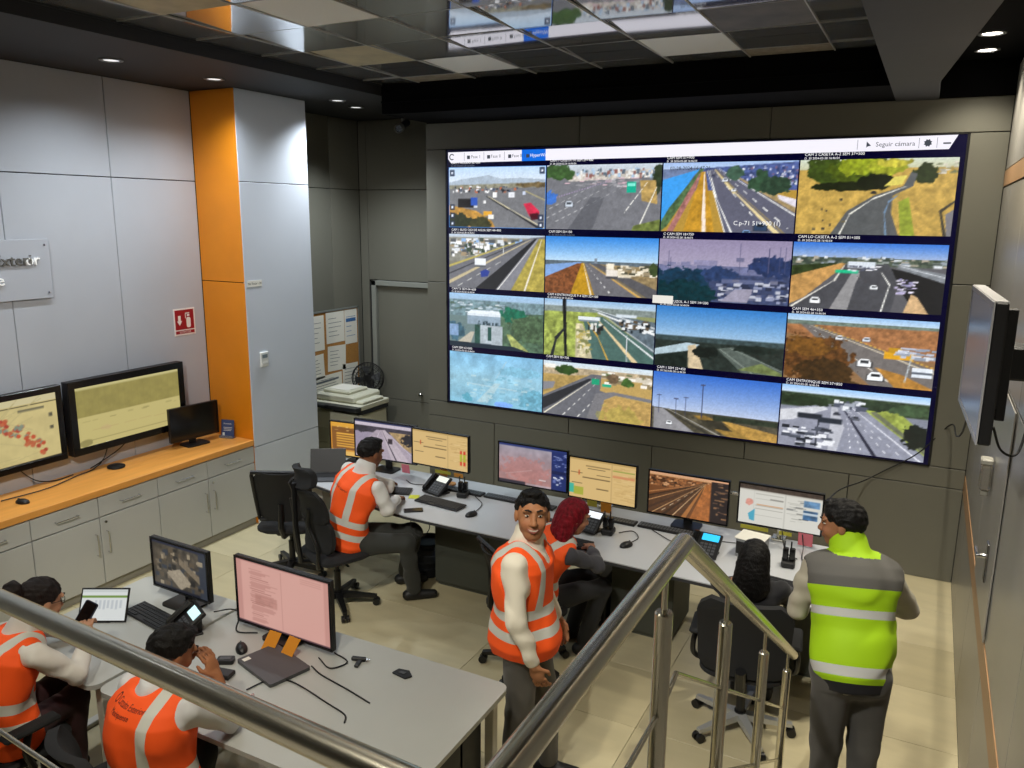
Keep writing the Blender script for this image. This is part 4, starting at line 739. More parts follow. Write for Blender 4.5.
# ================================================================== right wall: display on an arm, handle, dispenser
P0, P1 = Vector((4.905, -4.07, 2.25)), Vector((4.865, -3.21, 2.26))
dd = P1-P0; rz_ = math.atan2(dd.y, dd.x)      # local +x runs along the wall away from the viewer, the screen faces the room
e = empty('wall_display', P0, rz_-PI, 'black display on a wall arm seen nearly edge-on beside the video wall', 'display', TVG)
wd_, hd_ = dd.length, .545
MB().box(-wd_, 0, 0, .045, 0, hd_, .006).build('housing', M_BLK, e)
MB().box(-wd_, 0, -.006, 0, 0, .02).box(-wd_, 0, -.006, 0, hd_-.02, hd_).box(-wd_, -wd_+.02, -.006, 0, .02, hd_-.02).box(-.02, 0, -.006, 0, .02, hd_-.02).build('bezel', mat('bezel_silver', '#9a9a9c', .35), e)
MB().box(-wd_+.02, -.02, -.003, 0, .02, hd_-.02).build('screen', mat('screen_lilac_reflection', '#8f93a8', 0.25, spec=.8), e)  # pale lilac base colour stands in for the room reflected in the screen
MB().box(-wd_+.01, -.01, -.002, .044, hd_, hd_+.003).build('top_edge', mat('bezel_silver', '#9a9a9c', .35), e)
ar = MB().box(-.62, -.22, .045, .075, .1, .45, .004).box(-.6, -.57, .075, .11, .05, .5, .003).box(-.27, -.24, .075, .11, .05, .5, .003)
ar.box(-.5, -.34, .11, .2, .2, .34, .01).build('arm_bracket', M_BLK, e)
cable('display_cable', [(4.96, -3.95, 2.3), (5.0, -3.9, 2.2), (5.06, -3.85, 2.18), (5.09, -3.8, 2.3)], .005, label='short black cable hanging behind the display on the wall arm')
cable('hanging_cable', [(4.93, -2.95, 2.27), (4.96, -2.0, 1.83), (4.98, -0.8, 1.5), (4.96, -.05, 1.41), (4.75, -.03, 1.13), (4.5, -.03, .93), (4.35, -.12, .84), (4.22, -.8, .95), (4.19, -1.58, 1.1)], .006, label='long black cable hanging across the lower right corner of the video wall')
d2 = empty('door_2', (XR, -2.6, 0), 0, 'flush service door with a chrome handle in the right wall', 'door', None, 'structure')
MB().box(-.012, -.005, -.5, .46, .99, 2.19, .002).build('leaf_panel', M_PANEL_R, d2)
MB().box(-.022, -.012, -.235, -.165, 1.2, 1.42, .004).build('handle_plate', M_CHROME, d2); MB().tube([(-.02, -.2, 1.34), (-.06, -.2, 1.34), (-.06, -.13, 1.34), (-.06, -.07, 1.335)], .01, 10).build('lever', M_CHROME, d2, smooth=True)
sd = empty('sanitizer_dispenser', (XR-.014, -2.44, 1.60), 0, 'clear plastic wall dispenser above the chrome handle', 'dispenser')
MB().box(-.06, -.002, -.04, .04, .0, .15, .012).build('reservoir', mat('clear_plastic', '#b5b0a6', 0.12, trans=.7), sd); MB().box(-.065, -.002, -.043, .043, .15, .185, .008).build('cap', mat('cap_grey', '#9a988f', .4), sd); MB().box(-.05, -.01, -.02, .02, -.035, 0, .006).build('nozzle', MATS['cap_grey'], sd)
# ================================================================== the long desk below the video wall
M_TOP = mat('desk_top_grey', '#c3c6ca', 0.38, noise=.02, nscale=4)
M_EDGE = mat('desk_edge_dark', '#34363a', 0.5)
M_PED = mat('pedestal_grey', '#44473f', 0.6, noise=.04, nscale=5)
M_LEGW = mat('desk_leg_white', '#c9c6bd', 0.45)
DZ_ = 0.75
dk = empty('control_desk', (2.0, -2.1, 0), 0, 'long grey desk with a row of monitors below the video wall', 'desk'); off = T_((-2.0, 2.1, 0))
poly = [(-.28, -2.24), (1.0, -2.53), (1.2, -2.555), (3.0, -2.58), (4.36, -2.62), (4.40, -2.57), (4.42, -1.62), (4.36, -1.58), (-.22, -1.56), (-.28, -1.62)]
MB().prism(poly, DZ_-.008, DZ_).xform(off).build('desk_top', M_TOP, dk)
MB().prism([(x, y) for x, y in poly], DZ_-.03, DZ_-.0085).xform(off).build('top_edge', M_EDGE, dk)
for x0, x1 in ((-.2, .0), (1.20, 1.72), (2.78, 3.26), (4.02, 4.32)):
    w0 = .02
    MB().box(x0, x1, -2.15, -1.66, .03, DZ_-.031, .006).box(x0+.02, x1-.02, -2.13, -1.68, 0.0, .03).xform(off).build('pedestal', M_PED if x0 > 0 else M_LEGW, dk)
# cable channels at the back of the desk
for k, (x0, x1) in enumerate(((1.10, 1.50), (1.52, 2.17), (2.20, 2.86), (2.88, 3.50))):
    lab = ['black slotted cable channel behind the keyboard at the left end of the long desk', 'black slotted cable channel under the hazy pink monitor', 'black slotted cable channel under the cream monitor in the middle', 'black slotted cable channel under the sepia road monitor'][k]
    cch = empty('cable_channel', ((x0+x1)/2, -1.85, DZ_+.001), -.02, lab, 'cable channel', 'cable channels along the long desk'); L = x1-x0
    MB().box(-L/2, L/2, -.045, .045, 0, .018, .003).build('tray', M_BLK, cch)
    sl = MB()
    for i in range(int(L/.024)): sl.box(-L/2+.01+i*.024, -L/2+.024+i*.024, -.036, -.006, .018, .021).box(-L/2+.01+i*.024, -L/2+.024+i*.024, .006, .036, .018, .021)
    q = sl.build('slots', mat('channel_slot_grey', '#5f6468', .5), cch); q['kind'] = 'stuff'
# ---- what the monitors show
def pic_orange():
    p = Pic(72, 44, '#e09a34', 601); p.rect(0, 0, 1, .14, '#f0b040'); p.rect(.03, .15, .97, .82, '#8d5a24', .08, 12); p.scat(.03, .12, .97, .26, 30, ['#5c3a16', '#f0c070'], (.07, .02))
    for k in range(6): p.rect(.12, .32+k*.075, .6, .36+k*.075, '#f2b64a')
    p.rect(0, .86, 1, 1, '#f4c468'); return p.done()
def pic_road2():
    p = Pic(104, 58, '#a79bb0', 602); p.grad(0, .2, '#e6d8e4', '#c9c0d0'); p.rect(0, .14, 1, .3, '#4a4450', .4, 40); p.poly([(.36, .22), (.5, .2), (1, .95), (1, 1), (0, 1), (0, .8)], '#b8aab8', .08); p.poly([(.44, .22), (.5, .2), (.9, 1), (.6, 1)], '#cdbfc9', .05); p.line([(.45, .22), (.68, 1)], .004, '#3c3444', .02); p.line([(.42, .24), (.2, 1)], .003, '#f2eaf2', .008); p.line([(.5, .22), (1, .9)], .004, '#f0e8ee', .008)
    p.poly([(.56, .24), (.9, .24), (1, .8), (.8, .62)], '#b79a6e', .25); p.rect(.55, .42, .62, .56, '#3a3038'); p.blob(.9, .4, .12, .16, '#2c2a30'); p.blob(.12, .24, .16, .08, '#3a3640'); p.rect(.3, .46, .42, .52, '#4a4048'); p.rect(0, 0, 1, .05, '#2a3460'); p.rect(.93, 0, 1, 1, '#20284a'); return p.grain().done()
def pic_page(seed, redblock):
    p = Pic(104, 58, '#e8c584', seed); p.rect(0, 0, 1, .05, '#c9a86a'); p.rect(.64, .05, .65, 1, '#c2a06a')
    for y, x0, x1 in ((.16, .25, .62), (.22, .28, .55), (.36, .02, .2), (.36, .42, .62), (.46, .2, .62), (.62, .04, .2), (.7, .42, .6)): p.rect(x0, y, x1, y+.022, '#6b5636')
    p.scat(.66, .1, .98, .9, 60, ['#d9b474', '#d2ac6c', '#efcf92'], (.12, .015)); p.rect(.14, .3, .16, .42, '#c95a30')
    if redblock:
        for x in (.86, .92): p.rect(x, .42, x+.035, .52, '#e0402a'); p.rect(x, .52, x+.035, .72, '#b8c030'); p.rect(x, .72, x+.035, .84, '#e0402a')
    else: p.rect(.0, .66, .07, .9, '#4ac2a8'); p.rect(.07, .72, .22, .92, '#b5b844'); p.rect(.66, .18, .98, .21, '#9aa84a'); p.rect(.66, .3, .98, .36, '#e09a6a')
    return p.done()
def pic_pink():
    p = Pic(104, 58, '#b9a6ac', 604); p.grad(0, .95, '#aaa4b2', '#b98a86'); p.a = np.clip(p.a*(1+(p.nz(9)[..., None]-.5)*.3), 0, 1); p.blob(.4, .62, .35, .3, '#c98078', .15, .6, alpha=.5); p.line([(.1, .78), (.5, .6)], .01, '#d6b6b4', alpha=.6); p.rect(0, .92, .4, 1, '#3a3440'); p.rect(.6, .8, .7, .83, '#eadcda'); p.rect(.78, 0, 1, 1, '#20306e'); p.rect(0, 0, 1, .06, '#2a3a78'); p.scat(.8, .08, .97, .5, 36, ['#8f9cd0', '#4a5aa0'], (.03, .02)); p.rect(.78, .52, 1, .6, '#101c50'); p.scat(.8, .62, .92, .92, 20, ['#dfe4f4', '#6a78b8'], (.03, .03)); return p.done()
def pic_sepia():
    p = Pic(112, 62, '#7a4a26', 605); p.grad(0, .1, '#f0c090', '#d9a070'); p.rect(0, .08, .8, .34, '#8a5630', .5, 40); p.scat(0, .08, .76, .3, 110, ['#e0a878', '#5a3418', '#b87a48', '#3a2210'], (.04, .04)); p.poly([(.7, .1), (.74, .1), (.5, 1), (0, 1), (0, .6)], '#5c3c24', .2)
    for k, (b, c, w_) in enumerate(((-.9, '#c98a54', .02), (-.6, '#3a2414', .03), (-.35, '#d9a068', .012), (-.1, '#4a3020', .03), (.05, '#eab880', .008), (.2, '#3f2a1a', .03), (.32, '#f0c898', .01), (.46, '#b87840', .05), (.6, '#d99a5a', .06))): p.line([(.72, .12), (b, 1.0)], .003, c, w_)
    p.line([(.72, .12), (.12, 1.0)], .002, '#f4dcb8', .008, dash=(9, .5, .6)); p.poly([(.73, .12), (.78, .12), (.78, 1), (.54, 1)], '#b87038', .25); p.rect(.79, 0, 1, 1, '#2a2020'); p.scat(.81, .06, .96, .9, 26, ['#6a5040', '#8f6a4a'], (.05, .03)); p.rect(0, 0, 1, .05, '#e8b088'); return p.grain().done()
def pic_web():
    p = Pic(112, 62, '#e6e4da', 606); p.rect(0, 0, 1, .12, '#4a3d34', .3, 40); p.rect(0, .12, 1, .15, '#d2cfc4'); p.rect(.56, .12, .565, 1, '#c0beb4'); p.rect(.18, .15, .185, .7, '#d0cec4')
    for y in (.2, .32, .5, .58, .74): p.rect(.2, y, .54, y+.014, '#b3b0a6')
    p.rect(.38, .3, .54, .33, '#8f8c84'); p.rect(.22, .47, .54, .49, '#d9a070'); p.scat(.58, .18, .74, .9, 26, ['#a8a69c', '#55585a', '#c6c4ba'], (.1, .012)); p.blob(.13, .45, .05, .08, '#e6a090', .1, .3); p.poly([(.12, .75), (.2, .6), (.2, .92), (.14, .9)], '#4fb0cc'); p.rect(.78, .2, .97, .36, '#6a94bc', .3, 20); p.rect(.78, .44, .95, .68, '#3f6a94', .4, 20); p.rect(.78, .5, .95, .56, '#c9d8e4'); return p.done()
def pic_office():
    p = Pic(96, 56, '#4a443c', 607); p.rect(0, 0, 1, .06, '#2a3048'); p.rect(.86, .06, 1, 1, '#39404e'); p.rect(0, .06, .86, 1, '#554d42', .45, 12); p.scat(.02, .1, .84, .95, 70, ['#2a2826', '#8a7d6a', '#b5a58a', '#3c4450', '#6a5c4a'], (.07, .09)); p.poly([(.25, .65), (.5, .5), (.7, .75), (.5, .95)], '#b9ab94', .1); p.poly([(.5, .25), (.86, .55), (.86, .7), (.5, .4)], '#8f806a', .1); p.rect(0, .94, .86, 1, '#1c2030'); return p.grain(.12).done()
def pic_doc():
    p = Pic(112, 66, '#dba79c', 608); p.rect(0, 0, .06, 1, '#c9938a'); p.rect(.94, 0, 1, 1, '#cc968c'); p.rect(0, 0, 1, .03, '#b8827c'); p.rect(.49, .06, .494, .95, '#b98078'); r = np.random.default_rng(3)
    for k in range(30):
        y = .12+k*.028; x = .14+r.random()*.03; p.rect(x, y, x+r.uniform(.1, .3), y+.011, '#a87068', alpha=.75)
    p.rect(.2, .5, .44, .66, '#b07a70', .1, alpha=.6)
    for k in range(3): p.rect(.7, .06+k*.03, .92, .07+k*.03, '#c08a80')
    p.rect(0, .97, 1, 1, '#5a4048'); return p.done()
MONG = 'monitors on the long desk'
def mon(label, x, z0, w_, h_, pic, rz=0, y=-1.70, stand='neck', glow=.8, **k):
    return display('computer_monitor', label, 'monitor', (x, y, DZ_+.001), rz, w_, h_, pic, .012, .03, z0-DZ_, stand, .22, MONG, glow, **k)
M_STW = mat('stand_wood', '#c98a3a', .5)
mon('small monitor with an orange text screen at the far left of the long desk', -.02, .80, .56, .345, pic_orange(), .10, -1.64)
mon('monitor showing a pale grey highway behind the seated man', .375, .85, .68, .37, pic_road2(), .05, -1.70)
mon('cream monitor with red and green bars on an orange stand', 1.035, .905, .60, .335, pic_page(603, True), -.03, -1.80, stand_mat=M_STW)
mon('hazy pink monitor with a dark blue side column', 1.885, .845, .65, .365, pic_pink(), 0, -1.70, stand='arm')
mon('cream page monitor with small colour tabs above an orange sticky note', 2.513, .825, .59, .355, pic_page(609, False), -.02, -1.71, stand='arm')
mon('monitor showing a sepia brown road picture', 3.21, .815, .63, .355, pic_sepia(), 0, -1.71)
mon('white web page monitor at the right end of the long desk', 3.885, .86, .60, .32, pic_web(), 0, -1.70, stand='arm')
MB().cyl((3.5, -1.64, 1.06), (3.62, -1.64, 1.06), .014, n=10).build('arm_link', M_STEEL, None, smooth=True); tag(bpy.data.objects['arm_link'], 'short steel arm bar between the sepia and white monitors', 'arm bar')
# sticky notes hanging from the monitors' lower edges
STG = 'sticky notes'
def sticky(x, y, z, w_, h_, col, label, rz=0, flat=False, tilt=.15):
    o = MB().box(-w_/2, w_/2, -.0012, 0, -h_, 0).build('sticky_note', mat('note_'+col.strip('#'), col, .8), None, (x, y, z), (PI/2+.02 if flat else tilt, 0, rz)); tag(o, label, 'sticky note', STG); return o
sticky(.62, -1.735, .86, .085, .085, '#c9707e', 'pink sticky note under the pale highway monitor')
sticky(1.08, -1.825, .90, .16, .03, '#a8a43a', 'olive sticky strip under the cream monitor with the red bars')
sticky(1.24, -1.828, .90, .09, .035, '#c98a3a', 'orange sticky strip under the cream monitor with the red bars')
sticky(2.31, -1.728, .838, .085, .05, '#a8a838', 'olive sticky note under the left part of the cream page monitor')
sticky(2.44, -1.728, .836, .085, .055, '#b3a63a', 'mustard sticky note under the middle of the cream page monitor')
sticky(2.56, -1.728, .838, .09, .09, '#c8801c', 'orange sticky note under the cream page monitor')
sticky(3.72, -1.716, .86, .2, .03, '#b9b23c', 'long olive sticky strip under the left part of the white monitor')
sticky(3.94, -1.716, .858, .09, .03, '#b9b23c', 'short olive sticky strip under the middle of the white monitor')
sticky(4.08, -1.716, .872, .1, .1, '#d2707c', 'pink sticky note under the right part of the white monitor')
# ---- phones, radios, keyboards, mice
def desk_phone(loc, rz, label, scr='#cfe0f0', k=1.0, glow=.8):
    e = empty('desk_phone', loc, rz, label, 'phone', 'desk phones'); R_ = T_((0, 0, .002)) @ Matrix.Rotation(.62, 4, 'X')
    bd = MB().box(-.105, .105, -.0, .2, 0, .028, .006).xform(R_).build('body', M_BLK, e)
    MB().box(-.09, .09, .03, .14, 0, .012, .003).xform(T_((0, 0, .001))).box(-.06, .06, .1, .145, .008, .1, .004).build('stand', M_BLK, e)
    MB().box(-.1, -.048, .01, .19, .032, .056, .012).box(-.1, -.048, .01, .055, .026, .04, .008).box(-.1, -.048, .145, .19, .026, .04, .008).xform(R_).build('handset', M_BLKG, e)
    MB().box(-.03, .09, .13, .185, .0285, .0305).xform(R_).build('display', mat('phone_screen_'+scr.strip('#'), scr, .3, emit=scr, estr=glow), bd)
    kb = MB()
    for i in range(4):
        for j in range(4): kb.box(-.03+i*.03, -.008+i*.03, .02+j*.024, .036+j*.024, .0285, .032)
    q = kb.xform(R_).build('keys', M_GREYP, bd); q['kind'] = 'stuff'; return e
def radio(loc, rz, label):
    e = empty('radio_charger', loc, rz, label, 'radio', 'radios in chargers')
    MB().box(-.045, .045, -.055, .055, 0, .045, .01).build('charger', M_BLK, e)
    for x in (-.022, .022): rb_ = MB().box(x-.019, x+.019, -.02, .02, .046, .13, .006).build('radio_body', M_BLKG, e); MB().cyl((x-.01, .005, .13), (x-.01, .005, .175), .005, n=8).build('antenna', M_BLK, rb_)
    return e
zt = DZ_+.001
desk_phone((1.10, -2.05, zt), -.25, 'black desk phone with a small lit screen behind the long keyboard', '#c9ccc4')
keyboard((1.29, -2.20, zt), -.10, .44, 'black keyboard right of the seated man')
radio((1.36, -1.95, zt), .2, 'black twin radio charger behind the keyboard at the left end')
mouse((1.645, -2.30, zt), -.4, 'black mouse on the long desk between two seats')
mp_ = empty('mobile_phone', (1.18, -2.43, zt), -.9, 'dark mobile phone lying near the front edge of the long desk', 'phone'); MB().prism(rrect(.075, .155, .012), 0, .009).build('case', M_BLK, mp_); MB().prism(rrect(.066, .14, .008), .0091, .0098).build('glass', M_BLKG, mp_)
sticky(1.02, -2.20, zt+.0015, .085, .085, '#c4c83a', 'yellow green note pad beside the seated man', .4, True)
keyboard((.78, -2.14, zt), .35, .30, 'short black keyboard in front of the seated man')
desk_phone((2.56, -2.20, zt), -.15, 'black desk phone beside the red haired woman', '#e6ecf4')
keyboard((2.53, -2.42, zt), -.05, .36, 'black keyboard under the hands of the red haired woman')
radio((2.73, -2.12, zt), .1, 'black twin radio charger in the middle of the long desk')
mouse((2.93, -2.28, zt), -.5, 'black mouse right of the middle radio charger')
desk_phone((3.46, -2.22, zt), -.05, 'black desk phone with a bright blue screen', '#2fb0e6', glow=.9)
keyboard((4.02, -2.40, zt), -.12, .36, 'dark keyboard in front of the black haired person')
radio((4.02, -2.06, zt), .1, 'black twin radio charger below the white monitor')
bxw = empty('small_computer', (3.76, -1.98, zt), -.15, 'small grey box computer on the long desk behind the black hair', 'computer'); MB().box(-.09, .09, -.09, .09, 0, .13, .005).build('case', mat('case_grey', '#8a8d90', .4), bxw); MB().box(-.085, .085, -.092, -.0902, .02, .11).build('front', M_BLK, bxw); MB().box(-.10, .10, -.10, .09, .131, .135).build('paper', M_PAPER, bxw)
CG = 'thin cables on the long desk'
cl_ = [([(2.80, -2.08, .757), (2.88, -2.0, .757), (2.96, -2.1, .757), (2.94, -2.22, .757)], 'thin cable from the mouse to the middle radio charger'),
       ([(3.0, -1.9, .757), (3.2, -2.05, .757), (3.34, -2.1, .757)], 'thin dark cable across the desk below the sepia monitor'),
       ([(4.06, -1.74, .87), (4.08, -1.8, .80), (4.1, -1.95, .757), (4.2, -2.1, .757), (4.22, -2.3, .757)], 'thin cable looping at the right end of the desk'),
       ([(3.92, -1.74, .87), (3.94, -1.78, .80), (3.98, -1.86, .757), (4.06, -1.93, .757)], 'thin cable dangling from the white monitor'),
       ([(3.3, -1.86, .757), (3.45, -1.88, .757), (3.58, -1.86, .757), (3.66, -1.84, .757)], 'dark cable running to the small box computer'),
       ([(.70, -1.84, .757), (.82, -1.9, .757), (.98, -1.85, .757)], 'thin cable behind the short keyboard'),
       ([(1.42, -1.88, .757), (1.5, -1.95, .757), (1.6, -2.05, .757), (1.64, -2.23, .757)], 'thin cable from the mouse to the left radio charger'),
       ([(1.2, -2.5, .725), (1.22, -2.51, .62), (1.3, -2.5, .58), (1.36, -2.48, .64), (1.36, -2.47, .725)], 'black cable loop hanging below the desk front edge')]
for pts, lab in cl_: cable('desk_cable', pts, .0035, label=lab, group=CG)
# laptop at the far left of the long desk
lp = empty('laptop', (.03, -2.13, zt), .55, 'black open laptop at the left end of the long desk', 'laptop'); MB().box(-.16, .16, -.12, .11, 0, .016, .004).build('keyboard_deck', M_GREYP, lp); MB().box(-.16, .16, 0, .012, 0, .22, .003).xform(T_((0, .105, .017)) @ Matrix.Rotation(-.35, 4, 'X')).build('lid', M_BLK, lp); MB().box(-.14, .14, -.03, .09, .0165, .0185).build('keys', M_BLK, lp)
# ---- computers and a bin under the desk
bn = empty('waste_bin', (1.02, -1.98, 0), 0, 'round dark blue ribbed bin under the long desk', 'bin')
MB().lathe([(.13, 0), (.15, .06), (.155, .16), (.15, .3), (.14, .31), (.135, .29), (.13, .02)], 24).build('bucket', mat('bin_blue', '#1e2530', .55), bn, smooth=True)
for z in (.08, .14, .2, .26): MB().lathe([(.157, z), (.161, z+.008), (.157, z+.016)], 24).build('rib', mat('bin_blue', '#1e2530', .55), bn, smooth=True)
for k, (x, y, lab) in enumerate(((2.66, -1.98, 'black computer tower with a pale grille under the long desk'),)):
    tw = empty('computer_tower', (x, y, 0), 0, lab, 'computer'); MB().box(-.09, .09, -.2, .2, .01, .42, .008).build('case', M_BLK, tw)
    for j in range(8): MB().box(-.06, .06, -.203, -.2, .06+j*.036, .078+j*.036).build('vent_slat', mat('vent_pale', '#7d7f82', .5), tw)
    for xx in (-.07, .07): MB().box(xx-.02, xx+.02, -.18, .18, 0, .01).build('foot', M_BLK, tw)
# ================================================================== the near desks
M_TOPN = mat('desk_top_near', '#b2b4b0', 0.4, noise=.02, nscale=4)
def near_desk(x0, x1, label, r=.06):
    d = empty('office_desk', ((x0+x1)/2, -4.74, 0), 0, label, 'desk', 'near desks'); w_ = x1-x0
    MB().prism(rrect(w_, 1.02, r), DZ_-.026, DZ_).build('desk_top', M_TOPN, d)
    for s in (-1, 1):
        X = s*(w_/2-.06)
        MB().box(X-.025, X+.025, -.44, -.39, 0.03, DZ_-.027, .004).build('leg', M_LEGW, d); MB().box(X-.025, X+.025, .39, .44, .03, DZ_-.027, .004).build('leg', M_LEGW, d)
        MB().box(X-.03, X+.03, -.46, .46, 0.0, .03, .004).build('foot', M_LEGW, d)
    MB().box(-w_/2+.1, w_/2-.1, .18, .2, .12, DZ_-.03).build('modesty_panel', mat('modesty_dark', '#26282b', .6), d)
    MB().box(w_/2-.12, w_/2-.10, -.38, .38, .1, DZ_-.03).build('side_panel', MATS['modesty_dark'], d) if x1 > 2 else None
    return d
near_desk(1.19, 3.0, 'wide pale grey desk with rounded corners in front of the railing')
near_desk(.33, 1.165, 'narrow pale grey desk at which the woman sits')
def mon2(label, x, y, z0, w_, h_, pic, rz, glow=.75): return display('computer_monitor', label, 'monitor', (x, y, DZ_+.001), rz, w_, h_, pic, .014, .03, z0-DZ_, 'neck', .24, 'monitors on the near desks', glow)
mon2('monitor showing a dim office camera picture on the narrow desk', .86, -4.43, .825, .50, .325, pic_office(), -.03, .6)
mon2('large monitor with a pinkish two page document', 1.68, -4.44, .775, .71, .41, pic_doc(), -.02, .85)
keyboard((.83, -4.62, zt), -.15, .40, 'black keyboard below the office camera monitor')
desk_phone((1.10, -4.70, zt), -.45, 'grey and black desk phone with a lit screen on the near desk', '#bfe0e6', glow=.9)
lp2 = empty('laptop', (1.82, -4.67, zt), -.28, 'closed dark grey laptop below the large pinkish monitor', 'laptop'); MB().prism(rrect(.34, .235, .012), 0, .012).build('base', mat('laptop_grey', '#46484b', .4), lp2); MB().prism(rrect(.34, .235, .012), .0125, .019).build('lid', mat('laptop_grey', '#46484b', .4), lp2); MB().box(-.15, -.12, -.1, -.06, .0191, .0198).build('label', M_PAPER, lp2)
sticky(1.68, -4.50, .83, .085, .11, '#d98c1c', 'orange sticky note at the lower left of the large pinkish monitor', .0, False, -.75)
sticky(1.83, -4.51, .84, .085, .11, '#d98c1c', 'orange sticky note at the lower middle of the large pinkish monitor', -.1, False, -.75)
mouse((1.55, -4.63, zt), .9, 'black mouse left of the closed laptop'); 
st1 = empty('black_stapler', (1.57, -4.76, zt), .5, 'small black gadget near the cheek of the resting man', 'gadget'); MB().prism(rrect(.09, .055, .012), 0, .022).build('case', M_BLK, st1); MB().box(-.03, .03, -.015, .015, .0222, .026, .003).build('button', M_GREYP, st1)
st2 = empty('black_hub', (1.66, -4.86, zt), .2, 'small black box on the near desk in front of the resting man', 'gadget'); MB().box(-.05, .05, -.035, .035, 0, .025, .005).build('case', M_BLK, st2); MB().box(-.03, .03, -.036, -.0352, .006, .018).build('ports', M_GREYP, st2)
NG = 'cables on the near desk'
for pts, lab in (([(2.0, -4.58, .756), (2.1, -4.62, .756), (2.3, -4.66, .756), (2.47, -4.70, .756)], 'straight black cable running right from the closed laptop'),
                 ([(1.86, -4.9, .756), (1.9, -4.78, .756), (2.02, -4.74, .756), (2.3, -4.80, .756), (2.42, -4.83, .756), (2.46, -4.88, .756)], 'bent black cable in front of the closed laptop'),
                 ([(2.02, -4.42, .756), (2.14, -4.46, .756), (2.1, -4.55, .756), (1.98, -4.50, .756)], 'black cable looping beside the large pinkish monitor'),
                 ([(1.16, -4.46, .80), (1.2, -4.36, .78), (1.26, -4.36, .756), (1.38, -4.5, .756), (1.5, -4.46, .756)], 'black cable between the two near monitors')): cable('desk_cable', pts, .004, label=lab, group=NG)
gr_ = empty('cable_grommet', (2.46, -4.41, zt), 0, 'small black cable outlet on the near desk', 'outlet'); MB().prism([(-.05, -.02), (.04, -.035), (.06, 0), (.02, .035), (-.04, .025)], 0, .008).build('flap', M_BLK, gr_); MB().prism([(-.02, -.008), (.015, -.012), (.02, .008), (-.01, .01)], .0081, .011).build('hole', M_GREYP, gr_)
pl_ = empty('cable_plug', (2.19, -4.41, zt), .3, 'black plug lying on the near desk right of the large monitor', 'plug'); MB().box(-.05, .03, -.012, .012, 0, .02, .004).build('body', M_BLK, pl_); MB().box(-.012, .012, -.07, -.0125, 0, .014, .003).build('lead', M_BLK, pl_); MB().box(.03, .05, -.006, .006, .004, .014).build('tip', M_CHROME, pl_)
sk = empty('usb_stick', (1.90, -4.95, zt), 1.0, 'small pale stick on the near desk below the closed laptop', 'stick'); MB().box(-.035, .03, -.012, .012, 0, .01, .003).build('body', M_PAPER, sk); MB().box(.03, .045, -.009, .009, .002, .008).build('plug', M_CHROME, sk)
tb = empty('tablet', (.62, -4.80, zt), .5, 'tablet with a white spreadsheet leaning on the narrow desk', 'tablet')
def pic_sheet():
    p = Pic(60, 40, '#e4e8e6', 610); p.rect(0, .2, 1, .27, '#7a9a4a'); p.rect(0, 0, 1, .1, '#d2d8d6')
    for k in range(7): p.rect(.3+k*.09, .35, .35+k*.09, .6+.02*(k % 3), '#c6ccd0')
    p.rect(.05, .8, .3, .83, '#b0b6ba'); return p.done()
RT = T_((0, 0, .004)) @ Matrix.Rotation(-.5, 4, 'X'); MB().box(-.14, .14, 0, .009, 0, .195, .003).xform(RT).build('case', M_BLK, tb); o = link('screen', picture_mesh('screen', pic_sheet(), .26, .175, screen_mat('screen_glow_0.8', .8)), tb); o.matrix_local = RT @ T_((-.13, -.0012, .01)); MB().box(-.05, .05, .0, .1, 0, .004).box(-.05, .05, .085, .095, 0, .09).build('kickstand', M_GREYP, tb)
# ================================================================== chairs
M_FAB = mat('chair_fabric_black', '#17181a', .85, bump=.15, bscale=250)
M_MESH = mat('chair_mesh_black', '#101113', .7, bump=.2, bscale=400)
M_CHF = mat('chair_frame_black', '#0d0d0f', .4)
M_SILV = mat('chair_base_silver', '#b9bab8', .35, metal=.5)
def pad(w_, d_, h_, z, curve=.03, n=8, top=0.0):
    """upholstered slab with rounded plan and softly domed top"""
    mb = MB(); out = rrect(w_, d_, min(w_, d_)*.28, n)
    rings = [(.9, z), (1.0, z+h_*.3), (1.0, z+h_*.65), (.93, z+h_*.92), (.6, z+h_+curve*.5), (.05, z+h_+curve*.6)]
    for s_, zz in rings: mb.v += [(x*s_, y*s_, zz) for x, y in out]
    m_ = len(out)
    for r in range(len(rings)-1): mb.f += [(r*m_+i, r*m_+(i+1) % m_, (r+1)*m_+(i+1) % m_, (r+1)*m_+i) for i in range(m_)]
    mb.f += [tuple(range(m_-1, -1, -1)), tuple(range((len(rings)-1)*m_, len(rings)*m_))]
    return mb
def back_shell(w0, w1, z0, z1, y0, lean, th, bow=.05, n=10, m_=12, waist=0.0, roundtop=.25):
    """curved backrest: width w0 at the bottom, w1 at the top, bowed around the sitter"""
    mb = MB(); front, rear = [], []
    for i in range(n+1):
        t = i/n; z = z0+(z1-z0)*t; w_ = w0+(w1-w0)*t-waist*math.sin(PI*t)
        edge = 1.0
        if t > .8: edge = 1-roundtop*((t-.8)/.2)**2
        if t < .15: edge = 1-roundtop*.6*((.15-t)/.15)**2
        y = y0-lean*t+.03*math.sin(PI*t)
        for j in range(m_+1):
            s_ = j/m_*2-1; front.append((s_*w_/2*edge, y+bow*s_*s_, z)); rear.append((s_*w_/2*edge*1.0, y+bow*s_*s_-th, z))
    k = (n+1)*(m_+1); mb.v = front+rear; W = m_+1
    for i in range(n):
        for j in range(m_):
            a = i*W+j; mb.f.append((a, a+1, a+W+1, a+W)); mb.f.append((k+a, k+a+W, k+a+W+1, k+a+1))
    for i in range(n):
        for j in (0, m_): a = i*W+j; mb.f.append((a, a+W, k+a+W, k+a))
    for j in range(m_):
        for i in (0, n): a = i*W+j; mb.f.append((a, a+1, k+a+1, k+a))
    return mb
